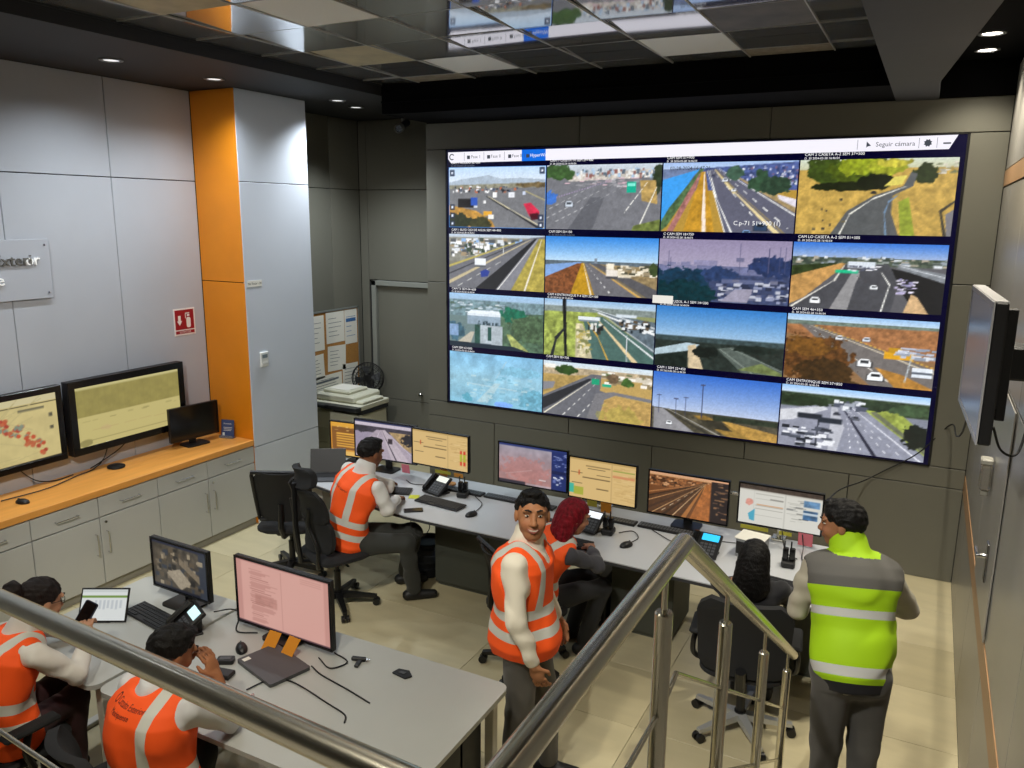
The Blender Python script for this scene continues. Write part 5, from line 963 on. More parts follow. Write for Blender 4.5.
def office_chair(label, loc, rz, style='task', base='black', seat_h=.46, arms=True, headrest=False, back=(.5, .44, .95), a0=.3):
    e = empty('office_chair', loc, rz, label, 'chair', 'office chairs'); mb_ = M_SILV if base == 'silver' else M_CHF
    for k in range(5):
        t = a0+2*PI*k/5; c, s_ = math.cos(t), math.sin(t); Rk = Matrix.Rotation(t, 4, 'Z')
        lg = MB().add([Rk @ Vector(p) for p in [(.03, -.028, .075), (.03, .028, .075), (.03, .028, .12), (.03, -.028, .12), (.31, -.016, .062), (.31, .016, .062), (.31, .016, .085), (.31, -.016, .085)]], [(0, 1, 2, 3), (4, 7, 6, 5), (0, 4, 5, 1), (1, 5, 6, 2), (2, 6, 7, 3), (3, 7, 4, 0)]).build('star_leg', mb_, e)
        p = Vector((.305*c, .305*s_, 0)); q = Vector((-s_, c, 0))
        cs = MB().cyl(p+q*.008+Vector((0, 0, .0285)), p+q*.03+Vector((0, 0, .0285)), .028, n=14).cyl(p-q*.03+Vector((0, 0, .0285)), p-q*.008+Vector((0, 0, .0285)), .028, n=14).box(p.x-.012, p.x+.012, p.y-.012, p.y+.012, .03, .066, .003)
        cs.build('caster', M_CHF, lg, smooth=True)
    MB().cyl((0, 0, .07), (0, 0, .13), .035, n=14).cyl((0, 0, .13), (0, 0, .30), .027, n=14).cyl((0, 0, .3), (0, 0, seat_h-.06), .017, n=12).build('gas_lift', M_CHF, e, smooth=True)
    MB().box(-.1, .1, -.12, .12, seat_h-.08, seat_h-.025, .015).box(.1, .2, -.01, .01, seat_h-.06, seat_h-.05, .003).build('mechanism', M_CHF, e)
    pad(.50, .48, .06, seat_h-.02).build('seat', M_FAB, e, smooth=True)
    w0, w1, zt_ = back
    if style == 'task':
        back_shell(w0*.82, w1, seat_h+.10, zt_, -.22, .09, .012, .06, waist=-.03).build('backrest', M_MESH, e, smooth=True)
        fr_ = [];
        for t in np.linspace(0, 1, 14): fr_.append((-(w0*.82+(w1-w0*.82)*t+.03*math.sin(PI*t))/2, -.235-.09*t+.03*math.sin(PI*t)+.06, seat_h+.10+(zt_-seat_h-.10)*t))
        MB().tube(fr_+[(x*-1, y, z) for x, y, z in reversed(fr_)]+[fr_[0]], .017, 8).build('back_frame', M_CHF, e, smooth=True)
        MB().tube([(0, -.05, seat_h-.05), (0, -.2, seat_h-.04), (0, -.27, seat_h+.06), (0, -.255, seat_h+.26)], [.03, .028, .026, .02], 8).build('back_bar', M_CHF, e, smooth=True)
    elif style == 'ergo':
        back_shell(.44, .46, seat_h+.08, seat_h+.36, -.2, .02, .035, .07).build('lumbar_pad', M_FAB, e, smooth=True)
        back_shell(.47, .40, seat_h+.33, zt_, -.22, .07, .03, .06).build('backrest', M_MESH, e, smooth=True)
        for s_ in (-1, 1): MB().tube(bez([(s_*.05, -.15, seat_h-.05), (s_*.17, -.24, seat_h-.01), (s_*.2, -.25, seat_h+.15), (s_*.13, -.28, seat_h+.32), (s_*.15, -.29, zt_-.12)], 6), .016, 8).build('back_arm', M_CHF, e, smooth=True)
        MB().tube([(0, -.1, seat_h-.05), (0, -.3, seat_h), (0, -.33, seat_h+.3), (0, -.33, zt_+.05)], .022, 8).build('back_bar', M_CHF, e, smooth=True)
    else:
        back_shell(w0, w1, seat_h+.04, zt_, -.22, .10, .05, .05, roundtop=.3).build('backrest', M_FAB, e, smooth=True)
        MB().tube([(0, -.05, seat_h-.05), (0, -.24, seat_h-.05), (0, -.30, seat_h+.1)], .03, 8).build('back_bar', M_CHF, e, smooth=True)
    if headrest:
        hr_ = back_shell(.30, .26, zt_+.02, zt_+.17, -.28, .0, .05, .05, roundtop=.3).build('headrest', M_FAB, e, smooth=True)
        MB().tube([(0, -.33, zt_-.02), (0, -.36, zt_+.06), (0, -.33, zt_+.09)], .014, 8).build('headrest_stem', M_CHF, hr_, smooth=True)
    if arms:
        for s_ in (-1, 1):
            as_ = MB().tube(bez([(s_*.2, .0, seat_h-.03), (s_*.29, -.02, seat_h), (s_*.30, -.05, seat_h+.1), (s_*.28, -.02, seat_h+.19)], 6), .017, 8).build('arm_support', M_CHF, e, smooth=True)
            MB().box(s_*.28-.04, s_*.28+.04, -.14, .12, seat_h+.19, seat_h+.22, .012).build('armrest', M_FAB, as_, smooth=True)
    return e
def face(dx, dy): return math.atan2(-dx, dy)      # heading: local +y towards (dx, dy)
office_chair('empty black mesh task chair beside the pilaster', (-.02, -2.55, 0), face(-.45, .9), 'task', arms=False, back=(.5, .46, 1.0), a0=.9)
office_chair('black high-backed chair of the seated man in the orange vest', (.72, -2.84, 0), face(.40, .92), 'ergo', arms=False, headrest=True, back=(.5, .44, 1.05), a0=-.3)
office_chair('black swivel chair of the red haired woman', (2.45, -2.93, 0), face(.6, .8), 'task', arms=False, back=(.5, .44, .92), a0=.3)
office_chair('black wide-backed armchair with a silver star base', (3.92, -2.93, 0), face(-.12, 1.0), 'exec', 'silver', back=(.50, .54, .99), a0=.15)
office_chair('black chair of the woman with the bun', (.80, -5.48, 0), face(.1, 1.0), 'exec', back=(.48, .46, .88), a0=.5)
office_chair('black chair with a rounded back under the railing', (1.64, -5.36, 0), face(.3, 1.0), 'exec', back=(.50, .46, .82), arms=False, a0=.2)
# ================================================================== stairs and railing
RZ, RY, RX_, BY, SL = 2.35, -6.75, 4.235, -5.766, .635
def rail_z(y): return RZ if y <= BY else RZ-SL*(y-BY)
st = empty('staircase', (4.66, -5.7, 0), 0, 'stair flight with a landing beside the right wall', 'stairs'); so = T_((-4.66, 5.7, 0)); M_CONC = mat('stair_grey', '#8f8b82', .6, noise=.05)
MB().box(4.14, 5.10, -9.5, BY-.02, 1.25, 1.40).xform(so).build('landing', M_CONC, st)
MB().box(1.0, 4.13, -9.5, RY-.02, 1.25, 1.40).xform(so).build('landing', M_CONC, st)
for k in range(7):
    z = 1.40-.175*(k+1); y = BY-.02+.271*k; MB().box(4.16, 5.10, y, y+.30, z-.04, z, .004).xform(so).build('tread', M_CONC, st)
for x in (4.17, 5.06): MB().prism([(BY-.02, 1.25), (BY-.02, 1.05), (BY+1.9, -.0), (BY+2.15, 0.0), (BY+2.1, .04)], x, x+.03, Matrix(((0, 0, 1, 0), (1, 0, 0, 0), (0, 1, 0, 0), (0, 0, 0, 1)))).xform(so).build('stringer', M_GREYP, st)
rl = empty('stair_railing', (RX_, BY, 1.4), 0, 'brushed steel stair railing with round posts in the foreground', 'railing'); ro = T_((-RX_, -BY, -1.4))
RR = .0245
def seg(a, b, r, name='handrail'): MB().tube([a, b], r, 24).xform(ro).build(name, M_STEEL, rl, smooth=True)
ye = -3.28
L1 = Vector((1.31, -6.123, 1.893))      # the lower end of the sloping side rail
seg(L1, (RX_, RY, RZ+.01), RR)
MB().tube([(RX_, RY, RZ), (RX_, BY-.001, RZ), (RX_, BY+.001, RZ-.0006), (RX_, ye, rail_z(ye))], RR, 24).xform(ro).build('handrail', M_STEEL, rl, smooth=True)
for y in (RY, -5.90, -5.20, -4.36, -3.52):
    zr = rail_z(y); z0 = 1.40 if y < BY else max(0, 1.40-.175*(int((y-BY+.02)/.271)+1))
    po = MB().cyl((RX_, y, z0), (RX_, y, zr-.115), .0205, n=20).cyl((RX_, y, zr-.115), (RX_, y, zr-.11), .0205, .017, n=20).xform(ro).build('post', M_STEEL, rl, smooth=True)
    MB().cyl((RX_, y, zr-.112), (RX_, y, zr-.025), .007, n=12).xform(ro).build('post_pin', M_STEEL, po, smooth=True)
    MB().lathe([(.045, 0), (.045, .01), (.022, .014)], 20, T_((RX_, y, z0))).xform(ro).build('post_flange', M_STEEL, po, smooth=True)
C1 = Vector((RX_, RY, RZ))
for t in (.97,):
    p = C1.lerp(L1, t)
    MB().cyl((p.x, p.y, 0), (p.x, p.y, p.z-.115), .0205, n=20).xform(ro).build('post', M_STEEL, rl, smooth=True); MB().cyl((p.x, p.y, p.z-.116), (p.x, p.y, p.z-.02), .007, n=12).xform(ro).build('post_pin', M_STEEL, rl, smooth=True)
for dz in (.36, .66):
    seg(L1-Vector((0, 0, dz+.11)), (RX_, RY, RZ-dz), .0065, 'mid_rail'); seg((RX_, RY, RZ-dz), (RX_, BY-.1, RZ-dz), .0065, 'mid_rail'); seg((RX_, BY-.1, RZ-dz), (RX_, BY, RZ-dz+.025), .0065, 'mid_rail'); seg((RX_, BY, RZ-dz+.025), (RX_, ye-.12, rail_z(ye-.12)-dz+.025), .0065, 'mid_rail')
# ================================================================== people: smooth fields turned into one continuous skin, clothes as further layers
def V3(*a): return np.array(a[0] if len(a) == 1 else a, float)
def unit(v): v = np.asarray(v, float); return v/(np.linalg.norm(v)+1e-12)
class Field:
    """a set of smoothly joined solids, meshed as one surface"""
    def __init__(s): s.p = []                      # (fn, lo, hi, k, mode)
    def add(s, fn, lo, hi, k=.02, mode='u'): s.p.append((fn, np.asarray(lo, float), np.asarray(hi, float), k, mode)); return s
    def cone(s, a, b, ra, rb, k=.02, mode='u'):
        a, b = V3(a), V3(b); ab = b-a; q = ab@ab+1e-12; R_ = max(ra, rb)
        def fn(P): t = np.clip(((P-a)@ab)/q, 0, 1); return np.linalg.norm(P-a-t[..., None]*ab, axis=-1)-(ra+(rb-ra)*t)
        return s.add(fn, np.minimum(a, b)-R_, np.maximum(a, b)+R_, k, mode)
    def ell(s, c, r, ax=None, k=.02, mode='u', infl=0.0):
        c, r = V3(c), V3(r)+infl; A = np.eye(3) if ax is None else np.asarray(ax)     # rows of A: local axes in world
        def fn(P):
            L = (P-c)@A.T; k0 = np.linalg.norm(L/r, axis=-1); k1 = np.linalg.norm(L/(r*r), axis=-1)+1e-9; return k0*(k0-1)/k1
        R_ = r.max(); return s.add(fn, c-R_, c+R_, k, mode)
    def mesh(s, vox, pad=.03, wrinkle=0.0, wseed=0, wfreq=38.0):
        lo = np.min([p[1] for p in s.p if p[4] == 'u'], 0)-pad; hi = np.max([p[2] for p in s.p if p[4] == 'u'], 0)+pad
        n = np.ceil((hi-lo)/vox).astype(int)+1; D = np.full(n, .2, np.float32)
        ax = [lo[i]+np.arange(n[i])*vox for i in range(3)]
        for fn, a, b, k, mode in s.p:
            m = .045+k
            i0 = np.maximum(np.floor((a-m-lo)/vox).astype(int), 0); i1 = np.minimum(np.ceil((b+m-lo)/vox).astype(int)+1, n)
            if np.any(i1 <= i0): continue
            sl = tuple(slice(i0[j], i1[j]) for j in range(3))
            P = np.stack(np.meshgrid(*[ax[j][sl[j]] for j in range(3)], indexing='ij'), -1); d = fn(P).astype(np.float32); o = D[sl]
            if mode == 'u':
                h = np.maximum(k-np.abs(o-d), 0)/k; D[sl] = np.minimum(o, d)-h*h*k*.25
            elif mode == 's':
                h = np.maximum(k-np.abs(o+d), 0)/k; D[sl] = np.maximum(o, -d)+h*h*k*.25
            else:
                h = np.maximum(k-np.abs(o-d), 0)/k; D[sl] = np.maximum(o, d)+h*h*k*.25
        if wrinkle:
            r = np.random.default_rng(wseed); P = np.stack(np.meshgrid(*ax, indexing='ij'), -1).astype(np.float32); W = np.zeros(n, np.float32)
            for q in range(5):
                v = unit(r.normal(size=3)*np.array([1, 1, .8]))*wfreq*r.uniform(.5, 1.4); W += np.sin(P@v.astype(np.float32)+r.uniform(0, 6.28)+1.5*np.sin(P@(unit(r.normal(size=3))*wfreq*.4).astype(np.float32)))
            D += np.tanh(W/1.6)*np.float32(wrinkle)
        return nets(D, lo, vox)
def nets(D, lo, vox):
    """surface nets"""
    S = D < 0; nx, ny, nz = [v-1 for v in D.shape]
    cnt = np.zeros((nx, ny, nz), np.int8)
    C8 = [(i, j, k) for i in (0, 1) for j in (0, 1) for k in (0, 1)]
    for i, j, k in C8: cnt += S[i:i+nx, j:j+ny, k:k+nz]
    act = (cnt > 0) & (cnt < 8); I = np.argwhere(act); idx = np.full((nx, ny, nz), -1, np.int64); idx[act] = np.arange(len(I))
    acc = np.zeros((len(I), 3)); num = np.zeros(len(I))
    for a in C8:
        for ax in range(3):
            if a[ax]: continue
            b = list(a); b[ax] = 1
            da = D[I[:, 0]+a[0], I[:, 1]+a[1], I[:, 2]+a[2]]; db = D[I[:, 0]+b[0], I[:, 1]+b[1], I[:, 2]+b[2]]
            m = (da < 0) != (db < 0); t = np.where(m, da/np.where(da == db, 1, da-db), 0)
            pos = np.tile(np.array(a, float), (len(I), 1)); pos[:, ax] += t; acc += pos*m[:, None]; num += m
    Vt = lo+(I+acc/np.maximum(num, 1)[:, None])*vox; F = []
    for ax in range(3):
        o = [q for q in range(3) if q != ax]; s0 = [slice(1, -1)]*3; s0[ax] = slice(0, -1); s1 = list(s0); s1[ax] = slice(1, None)
        A, B = S[tuple(s0)], S[tuple(s1)]; E = np.argwhere(A != B)
        if not len(E): continue
        flip = A[E[:, 0], E[:, 1], E[:, 2]]; base = E.copy(); base[:, o[0]] += 1; base[:, o[1]] += 1
        q = []
        for u, v in ((-1, -1), (0, -1), (0, 0), (-1, 0)):
            c = base.copy(); c[:, o[0]] += u; c[:, o[1]] += v; c = np.minimum(c, np.array([nx-1, ny-1, nz-1])); q.append(idx[c[:, 0], c[:, 1], c[:, 2]])
        q = np.stack(q, 1); fl_ = flip if ax != 1 else ~flip; q = np.where(fl_[:, None], q, q[:, ::-1]); F.append(q[(q >= 0).all(1)])
    return Vt, np.concatenate(F) if F else np.zeros((0, 4), int)
def np_mesh(name, Vt, F, m, attrs=None):
    me = bpy.data.meshes.new(name); me.vertices.add(len(Vt)); me.vertices.foreach_set('co', Vt.astype(np.float32).ravel())
    me.loops.add(F.size); me.loops.foreach_set('vertex_index', F.ravel().astype(np.int32)); me.polygons.add(len(F)); me.polygons.foreach_set('loop_start', np.arange(len(F), dtype=np.int32)*4)
    me.update(calc_edges=True); me.polygons.foreach_set('use_smooth', np.ones(len(F), bool)); me.materials.append(m)
    for k, a in (attrs or {}).items():
        if a.shape[1] == 3 and k == 'paint': at = me.attributes.new(k, 'FLOAT_COLOR', 'POINT'); at.data.foreach_set('color', np.concatenate([a, np.ones((len(a), 1))], 1).astype(np.float32).ravel())
        else: at = me.attributes.new(k, 'FLOAT_VECTOR', 'POINT'); at.data.foreach_set('vector', a.astype(np.float32).ravel())
    return me
# ---- vest materials: bands follow the garment's own height and width coordinates
def vest_mat(name, main, bands, brace=None, yoke=None, hem=None, silver='#c9c9c0', brace_top=9.0, brace_side=0):
    m = bpy.data.materials.new(name); m.use_nodes = True; nt = m.node_tree; N = nt.nodes; L = nt.links; b = N['Principled BSDF']; b.inputs['Roughness'].default_value = .75
    a = N.new('ShaderNodeAttribute'); a.attribute_name = 'vest'; sp = N.new('ShaderNodeSeparateXYZ'); L.new(a.outputs['Vector'], sp.inputs[0]); lat, dep, h = sp.outputs
    def M_(op, x, y=None, z=None):
        n = N.new('ShaderNodeMath'); n.operation = op
        for i, v in enumerate((x, y, z)):
            if v is None: continue
            if isinstance(v, (int, float)): n.inputs[i].default_value = v
            else: L.new(v, n.inputs[i])
        return n.outputs[0]
    sil = None
    for c, e in bands: q = M_('COMPARE', h, c, e); sil = q if sil is None else M_('MAXIMUM', sil, q)
    if brace:
        c, e, h0 = brace
        lx = M_('ABSOLUTE', lat) if not brace_side else M_('MULTIPLY', lat, float(brace_side))
        q = M_('MULTIPLY', M_('COMPARE', lx, c, e), M_('GREATER_THAN', h, h0)); q = M_('MULTIPLY', q, M_('LESS_THAN', h, brace_top)); sil = M_('MAXIMUM', sil, q)
    def mix(f, c0, c1):
        n = N.new('ShaderNodeMix'); n.data_type = 'RGBA'; L.new(f, n.inputs['Factor'])
        for s_, v in (('A', c0), ('B', c1)):
            i = [x for x in n.inputs if x.name == s_ and x.type == 'RGBA'][0]
            if isinstance(v, tuple): i.default_value = (*v, 1)
            else: L.new(v, i)
        return [x for x in n.outputs if x.type == 'RGBA'][0]
    col = srgb(main)
    if yoke: col = mix(M_('GREATER_THAN', h, yoke[0]), col, srgb(yoke[1]))
    col = mix(sil, col, srgb(silver))
    if hem: col = mix(M_('LESS_THAN', h, hem[0]), col, srgb(hem[1]))
    L.new(col, b.inputs['Base Color']); MATS[name] = m; return m
VEST_O = vest_mat('vest_orange', '#ff5a12', [(.06, .026), (.165, .026)], (.115, .024, .15))
VEST_OB = vest_mat('vest_orange_back', '#ff5a12', [(.045, .03), (.145, .024)], (.115, .026, .10), brace_side=1)
VEST_Y = vest_mat('vest_lime', '#9dc800', [(.005, .024), (.27, .02)], None, (.39, '#55534f'), (-.05, '#15151a'), '#bfc0bc')
M_CLOTH = {}
def cloth(col, rough=.85): return mat('cloth_'+col.strip('#'), col, rough, bump=.08, bscale=300, sheen=.1)
SKIN_M = attr_mat('skin', 'paint', .55, bump=.03, bscale=200)
def head_axes(hd, pitch=0.0, roll=0.0):
    f = unit((hd[0], hd[1], 0)); r = np.array([f[1], -f[0], 0]); u = np.array([0, 0, 1.0])
    f2 = f*math.cos(pitch)+u*math.sin(pitch); u2 = -f*math.sin(pitch)+u*math.cos(pitch)
    r2 = r*math.cos(roll)+u2*math.sin(roll); u3 = -r*math.sin(roll)+u2*math.cos(roll); return np.stack([r2, f2, u3])
TOR = np.array([[-.26, .03, .03], [-.20, .135, .10], [-.05, .172, .128], [.10, .168, .122], [.35, .155, .112], [.60, .175, .122], [.80, .188, .118], [.90, .165, .098], [.98, .11, .072], [1.04, .05, .045], [1.07, .01, .01]])
def person(name_label, S, cat='person'):
    """S: joints in metres. hip, neck, head (centre), hd (gaze), f (torso facing), arms and legs"""
    sc = S.get('sc', 1.0); H, Nk, Hc = V3(S['hip']), V3(S['neck']), V3(S['head'])
    ax = unit(Nk-H); Lt = np.linalg.norm(Nk-H); F0 = unit((*S['f'], 0)); R_ = unit(np.cross(F0, ax)); Fd = np.cross(ax, R_)
    wide = S.get('wide', 1.0); bow = S.get('bow', .02)
    root = empty('person', (H[0], H[1], 0), 0, name_label, cat); inv = Matrix.Translation((-H[0], -H[1], 0))
    def out(name, VF, m, attrs=None, parent=root):
        Vt, F = VF; me = np_mesh(name, Vt-np.array([H[0], H[1], 0]), F, m, attrs); return link(name, me, parent)
    def local(P): d = P-H; h = d@ax; return np.stack([d@R_, d@Fd+bow*np.sin(np.clip(h/Lt, 0, 1)*PI), h], -1)
    def torso(field, infl=0.0, h0=None, h1=None, k=.03, mode='u', flare=0.0):
        def fn(P):
            q = local(P); t = q[..., 2]/Lt; a = np.interp(t, TOR[:, 0], TOR[:, 1])*wide*sc*(1-(1-S.get('hipw', 1.0))*np.clip(1-t/.6, 0, 1))+infl+flare*np.clip(.3-t, 0, 1); b = np.interp(t, TOR[:, 0], TOR[:, 2])*sc*S.get('deep', 1.0)+infl+flare*np.clip(.3-t, 0, 1)
            d = (np.hypot(q[..., 0]/a, q[..., 1]/b)-1)*np.minimum(a, b)
            d = np.maximum(d, np.maximum((t-1.06)*Lt, (-.25-t)*Lt))
            if h0 is not None: d = np.maximum(d, h0-q[..., 2])
            if h1 is not None: d = np.maximum(d, q[..., 2]-h1)
            return d
        c = (H+Nk)/2; e = np.full(3, Lt*.5+.24); return field.add(fn, c-e, c+e, k, mode)
    sw = S.get('sw', .185)*wide
    sh = {s: Nk-ax*S.get('shd', .055)+R_*(sw*(1 if s == 'R' else -1))+Fd*S.get('shf', 0.0) for s in 'RL'}
    arms = {s: (sh[s], V3(S['elb'+s]), V3(S['wr'+s])) for s in 'RL'}
    hips = {s: H+R_*(.088*(1 if s == 'R' else -1))-ax*.03 for s in 'RL'}
    legs = {s: (hips[s], V3(S['knee'+s]), V3(S['ank'+s])) for s in 'RL'}
    HA = head_axes(S['hd'], S.get('pitch', 0), S.get('roll', 0)); hs = S.get('hs', 1.0)
    def hp(x, y, z): return Hc+(np.array([x, y, z])*hs)@HA
    skin = srgb(S.get('skin', '#a8704e'))
    # --- body: one continuous skin
    B = Field(); torso(B)
    B.cone(Nk-ax*.05, hp(0, -.02, -.06), .07*sc, .06*sc, .03)
    B.ell(hp(0, -.012, .028), (.076*hs, .097*hs, .09*hs), HA, .02); B.ell(hp(0, .02, -.032), (.063*hs, .072*hs, .082*hs), HA, .025); B.ell(hp(0, .052, -.088), (.036*hs, .032*hs, .026*hs), HA, .025)
    for s in (-1, 1):
        B.ell(hp(s*.034, .062, -.03), (.026*hs, .024*hs, .026*hs), HA, .02); B.ell(hp(s*.03, .08, .034), (.028*hs, .014*hs, .011*hs), HA, .014)
        B.ell(hp(s*.031, .1, .010), (.018*hs, .018*hs, .012*hs), HA, .012, 's'); B.ell(hp(s*.079, -.006, -.004), (.010*hs, .02*hs, .031*hs), HA, .008)
        B.ell(hp(s*.012, .098, -.030), (.008*hs, .010*hs, .008*hs), HA, .006)
    B.cone(hp(0, .088, .012), hp(0, .108, -.026), .008*hs, .0125*hs, .012); B.ell(hp(0, .088, -.058), (.026*hs, .012*hs, .012*hs), HA, .01)
    for s in 'RL':
        a, e, w_ = arms[s]; B.cone(a, e, .046*sc, .037*sc, .03); B.cone(e, w_, .037*sc, .027*sc, .015)
        hd_ = unit(S.get('hand'+s, w_-e)); pn = unit(S.get('palm'+s, (0, 0, -1))); la = unit(np.cross(hd_, pn)); pn = np.cross(la, hd_); sg_ = 1 if s == 'R' else -1; curl = S.get('curl'+s, .35)
        B.ell(w_+hd_*.045, (.038, .05, .017), np.stack([la, hd_, pn]), .014)
        for i, (o_, l_) in enumerate(((-.030, .80), (-.010, .95), (.011, 1.0), (.031, .92))):
            p = w_+hd_*.082+la*o_; d_ = hd_.copy(); q = curl
            for sl_ in (.038, .027, .021):
                d_ = unit(hd_*math.cos(q)+pn*math.sin(q)); p2 = p+d_*sl_*l_; B.cone(p, p2, .0088, .0078, .004); p = p2; q += curl
        tb_ = w_+hd_*.028+la*sg_*.034*S.get('thumb', 1); td = unit(hd_*.8+la*sg_*.6*S.get('thumb', 1)+pn*.5); B.cone(tb_-td*.02, tb_+td*.035, .011, .0095, .008); B.cone(tb_+td*.035, tb_+td*.035+unit(hd_+pn*.4)*.026, .0095, .008, .004)
        hpj, kn_, an = legs[s]; B.cone(hpj, kn_, .082*sc, .056*sc, .04); B.cone(kn_, an, .056*sc, .038*sc, .02)
        tdr = unit((*S.get('toe'+s, S['f']), 0)); B.cone(an-V3(0, 0, .04)-tdr*.04, an-V3(0, 0, .055)+tdr*.15, .036, .028, .02)
    Vt, Fb = B.mesh(S.get('vox', .007)); L = (Vt-Hc)@HA.T/hs; col = np.tile(np.array(skin), (len(Vt), 1))
    def blend(mask, c, k=1.0):
        nonlocal col; mk = np.clip(mask, 0, 1)[:, None]*k; col = col*(1-mk)+np.array(srgb(c))*mk
    fr_ = np.clip((L[:, 1]-.03)/.03, 0, 1); blend(np.exp(-((L[:, 0]/.028)**2+((L[:, 2]+.056)/.008)**2))*fr_, S.get('lip', '#8a4a40'), .8)
    for s in (-1, 1): blend(np.exp(-(((L[:, 0]-s*.04)/.022)**2+((L[:, 2]+.03)/.022)**2))*fr_, '#b06a50', .35); blend(np.exp(-(((L[:, 0]-s*.031)/.018)**2+((L[:, 2]-.008)/.012)**2))*fr_, '#6a4434', .5)
    if S.get('stubble'): blend(np.clip((-.03-L[:, 2])/.03, 0, 1)*fr_, '#5a4036', S['stubble'])
    if S.get('trous_skin'): pass
    body = out('body', (Vt, Fb), SKIN_M, {'paint': col})
    # --- face details
    def small(mb, n, m): o = mb.build(n, m, root, smooth=True); o.matrix_parent_inverse = inv; return o
    for s in (-1, 1):
        ey = small(MB().ball(hp(s*.031, .0755, .010), (.0115*hs, .0125*hs, .0055*hs), 12, 8), 'eye', mat('eye_white', '#b3a898', .25)); ir = small(MB().ball(hp(s*.031+S.get('gaze', 0),   .0855, .010), .0048*hs, 10, 6), 'iris', mat('iris_dark', '#1c1008', .2)); ir.parent = ey; ir.matrix_parent_inverse = Matrix()
        small(MB().tube([hp(s*.012, .098, .033), hp(s*.03, .097, .040), hp(s*.05, .083, .034)], [.0035*hs, .0048*hs, .0028*hs], 6), 'eyebrow', mat('brow_dark', '#1a1210', .8))
    if S.get('smile'):
        small(MB().tube([hp(-.026, .087, -.052), hp(-.013, .098, -.0585), hp(0, .101, -.060), hp(.013, .098, -.0585), hp(.026, .087, -.052)], [.0015, .0038, .0042, .0038, .0015], 8), 'teeth', mat('teeth', '#b5aa9a', .4))
        small(MB().tube([hp(-.03, .086, -.05), hp(-.015, .097, -.064), hp(0, .100, -.068), hp(.015, .097, -.064), hp(.03, .086, -.05)], [.002, .004, .005, .004, .002], 8), 'lip', mat('lip_tone', '#8a4a40', .5))
    # --- shirt
    sleeve = S.get('shirt', '#d9d6cc'); T = Field(); torso(T, .007, None, None)
    for s in 'RL':
        a, e, w_ = arms[s]; T.cone(a, e, .060*sc, .051*sc, .035); T.cone(e, e+(w_-e)*S.get('cuff', .9), .050*sc, .038*sc, .02)
    T.cone(Nk-ax*.03, Nk+(hp(0, -.02, -.06)-Nk)*.55, .084*sc, .076*sc, .02)
    out('shirt', T.mesh(.009, wrinkle=.008, wseed=S.get('seed', 1), wfreq=44), cloth(sleeve))
    # --- trousers and shoes
    Tr = Field(); torso(Tr, .016, None, .10)
    for s in 'RL':
        hpj, kn_, an = legs[s]; Tr.cone(hpj, kn_, .096*sc, .072*sc, .04); Tr.cone(kn_, an+(kn_-an)*.02, .072*sc, .058*sc, .025)
    out('trousers', Tr.mesh(.010, wrinkle=.0065, wfreq=30, wseed=S.get('seed', 1)+5), cloth(S.get('trousers', '#33363a')))
    for s in 'RL':
        an = legs[s][2]; tdr = unit((*S.get('toe'+s, S['f']), 0)); Sh = Field(); Sh.cone(an-V3(0, 0, .045)-tdr*.05, an-V3(0, 0, .055)+tdr*.16, .044, .036, .02); Sh.cone(an-V3(0, 0, .03), an+V3(0, 0, .02), .046, .045, .02)
        Sh.add(lambda P, z=an[2]-.09: z-P[..., 2]+.001, an-.3, an+.3, .004, 'i'); out('shoe', Sh.mesh(.009), mat('shoe_'+S.get('shoe', '#141414').strip('#'), S.get('shoe', '#141414'), .55))
    # --- hair
    hc = S.get('hair', '#0d0b0a'); Hr = Field(); style = S.get('hairstyle', 'short'); M_H = mat('hair_'+hc.strip('#'), hc, .55, spec=.25, noise=.5, nscale=60, stretch=(1, 1, .3), bump=.6, bscale=220)
    def scalp(plane, thick, base=(0, -.012, .028)):
        c = hp(*base); r = np.array([.076, .097, .09])*hs
        def fn(P):
            L = (P-c)@HA.T; q = (P-Hc)@HA.T/hs; k0 = np.linalg.norm(L/r, axis=-1); k1 = np.linalg.norm(L/(r*r), axis=-1)+1e-9
            return k0*(k0-1)/k1-np.clip(plane(q)*.45, -.012, thick)
        Hr.add(fn, c-.13, c+.13, .012)
    if style == 'short':
        scalp(lambda q: q[..., 2]-(S.get('hl', .010)+.60*q[..., 1]+np.where(q[..., 1] > .05, (q[..., 1]-.05)*.5, 0))+.02*np.clip(1-np.abs(q[..., 1]-.035)/.02, 0, 1)*(np.abs(q[..., 0]) > .05)*-1.0, .013)
        Hr.ell(hp(.008, .035, .112), (.05*hs, .045*hs, .012*hs), HA, .02)
    elif style == 'bun':
        scalp(lambda q: q[..., 2]-(-.005+.72*q[..., 1]), .010); Hr.ell(hp(0, -.145, .07), (.05, .046, .048), HA, .010)
    else:
        scalp(lambda q: q[..., 2]+.2, .013); Hr.ell(hp(0, -.045, -.05), (.098, .085, .11), HA, .03); Hr.ell(hp(0, -.05, -.13), (.108, .07, .10), HA, .03)
        Hr.add(lambda P: (lambda q: np.minimum((q[..., 1]-.045)*.9, (.055-q[..., 2])))((P-Hc)@HA.T/hs), Hc-.3, Hc+.3, .01, 'i')
    out('hair', Hr.mesh(.0055, wrinkle=.0018 if style == 'long' else .0035, wseed=3, wfreq=190), M_H)
    # --- vest
    vest_o = None
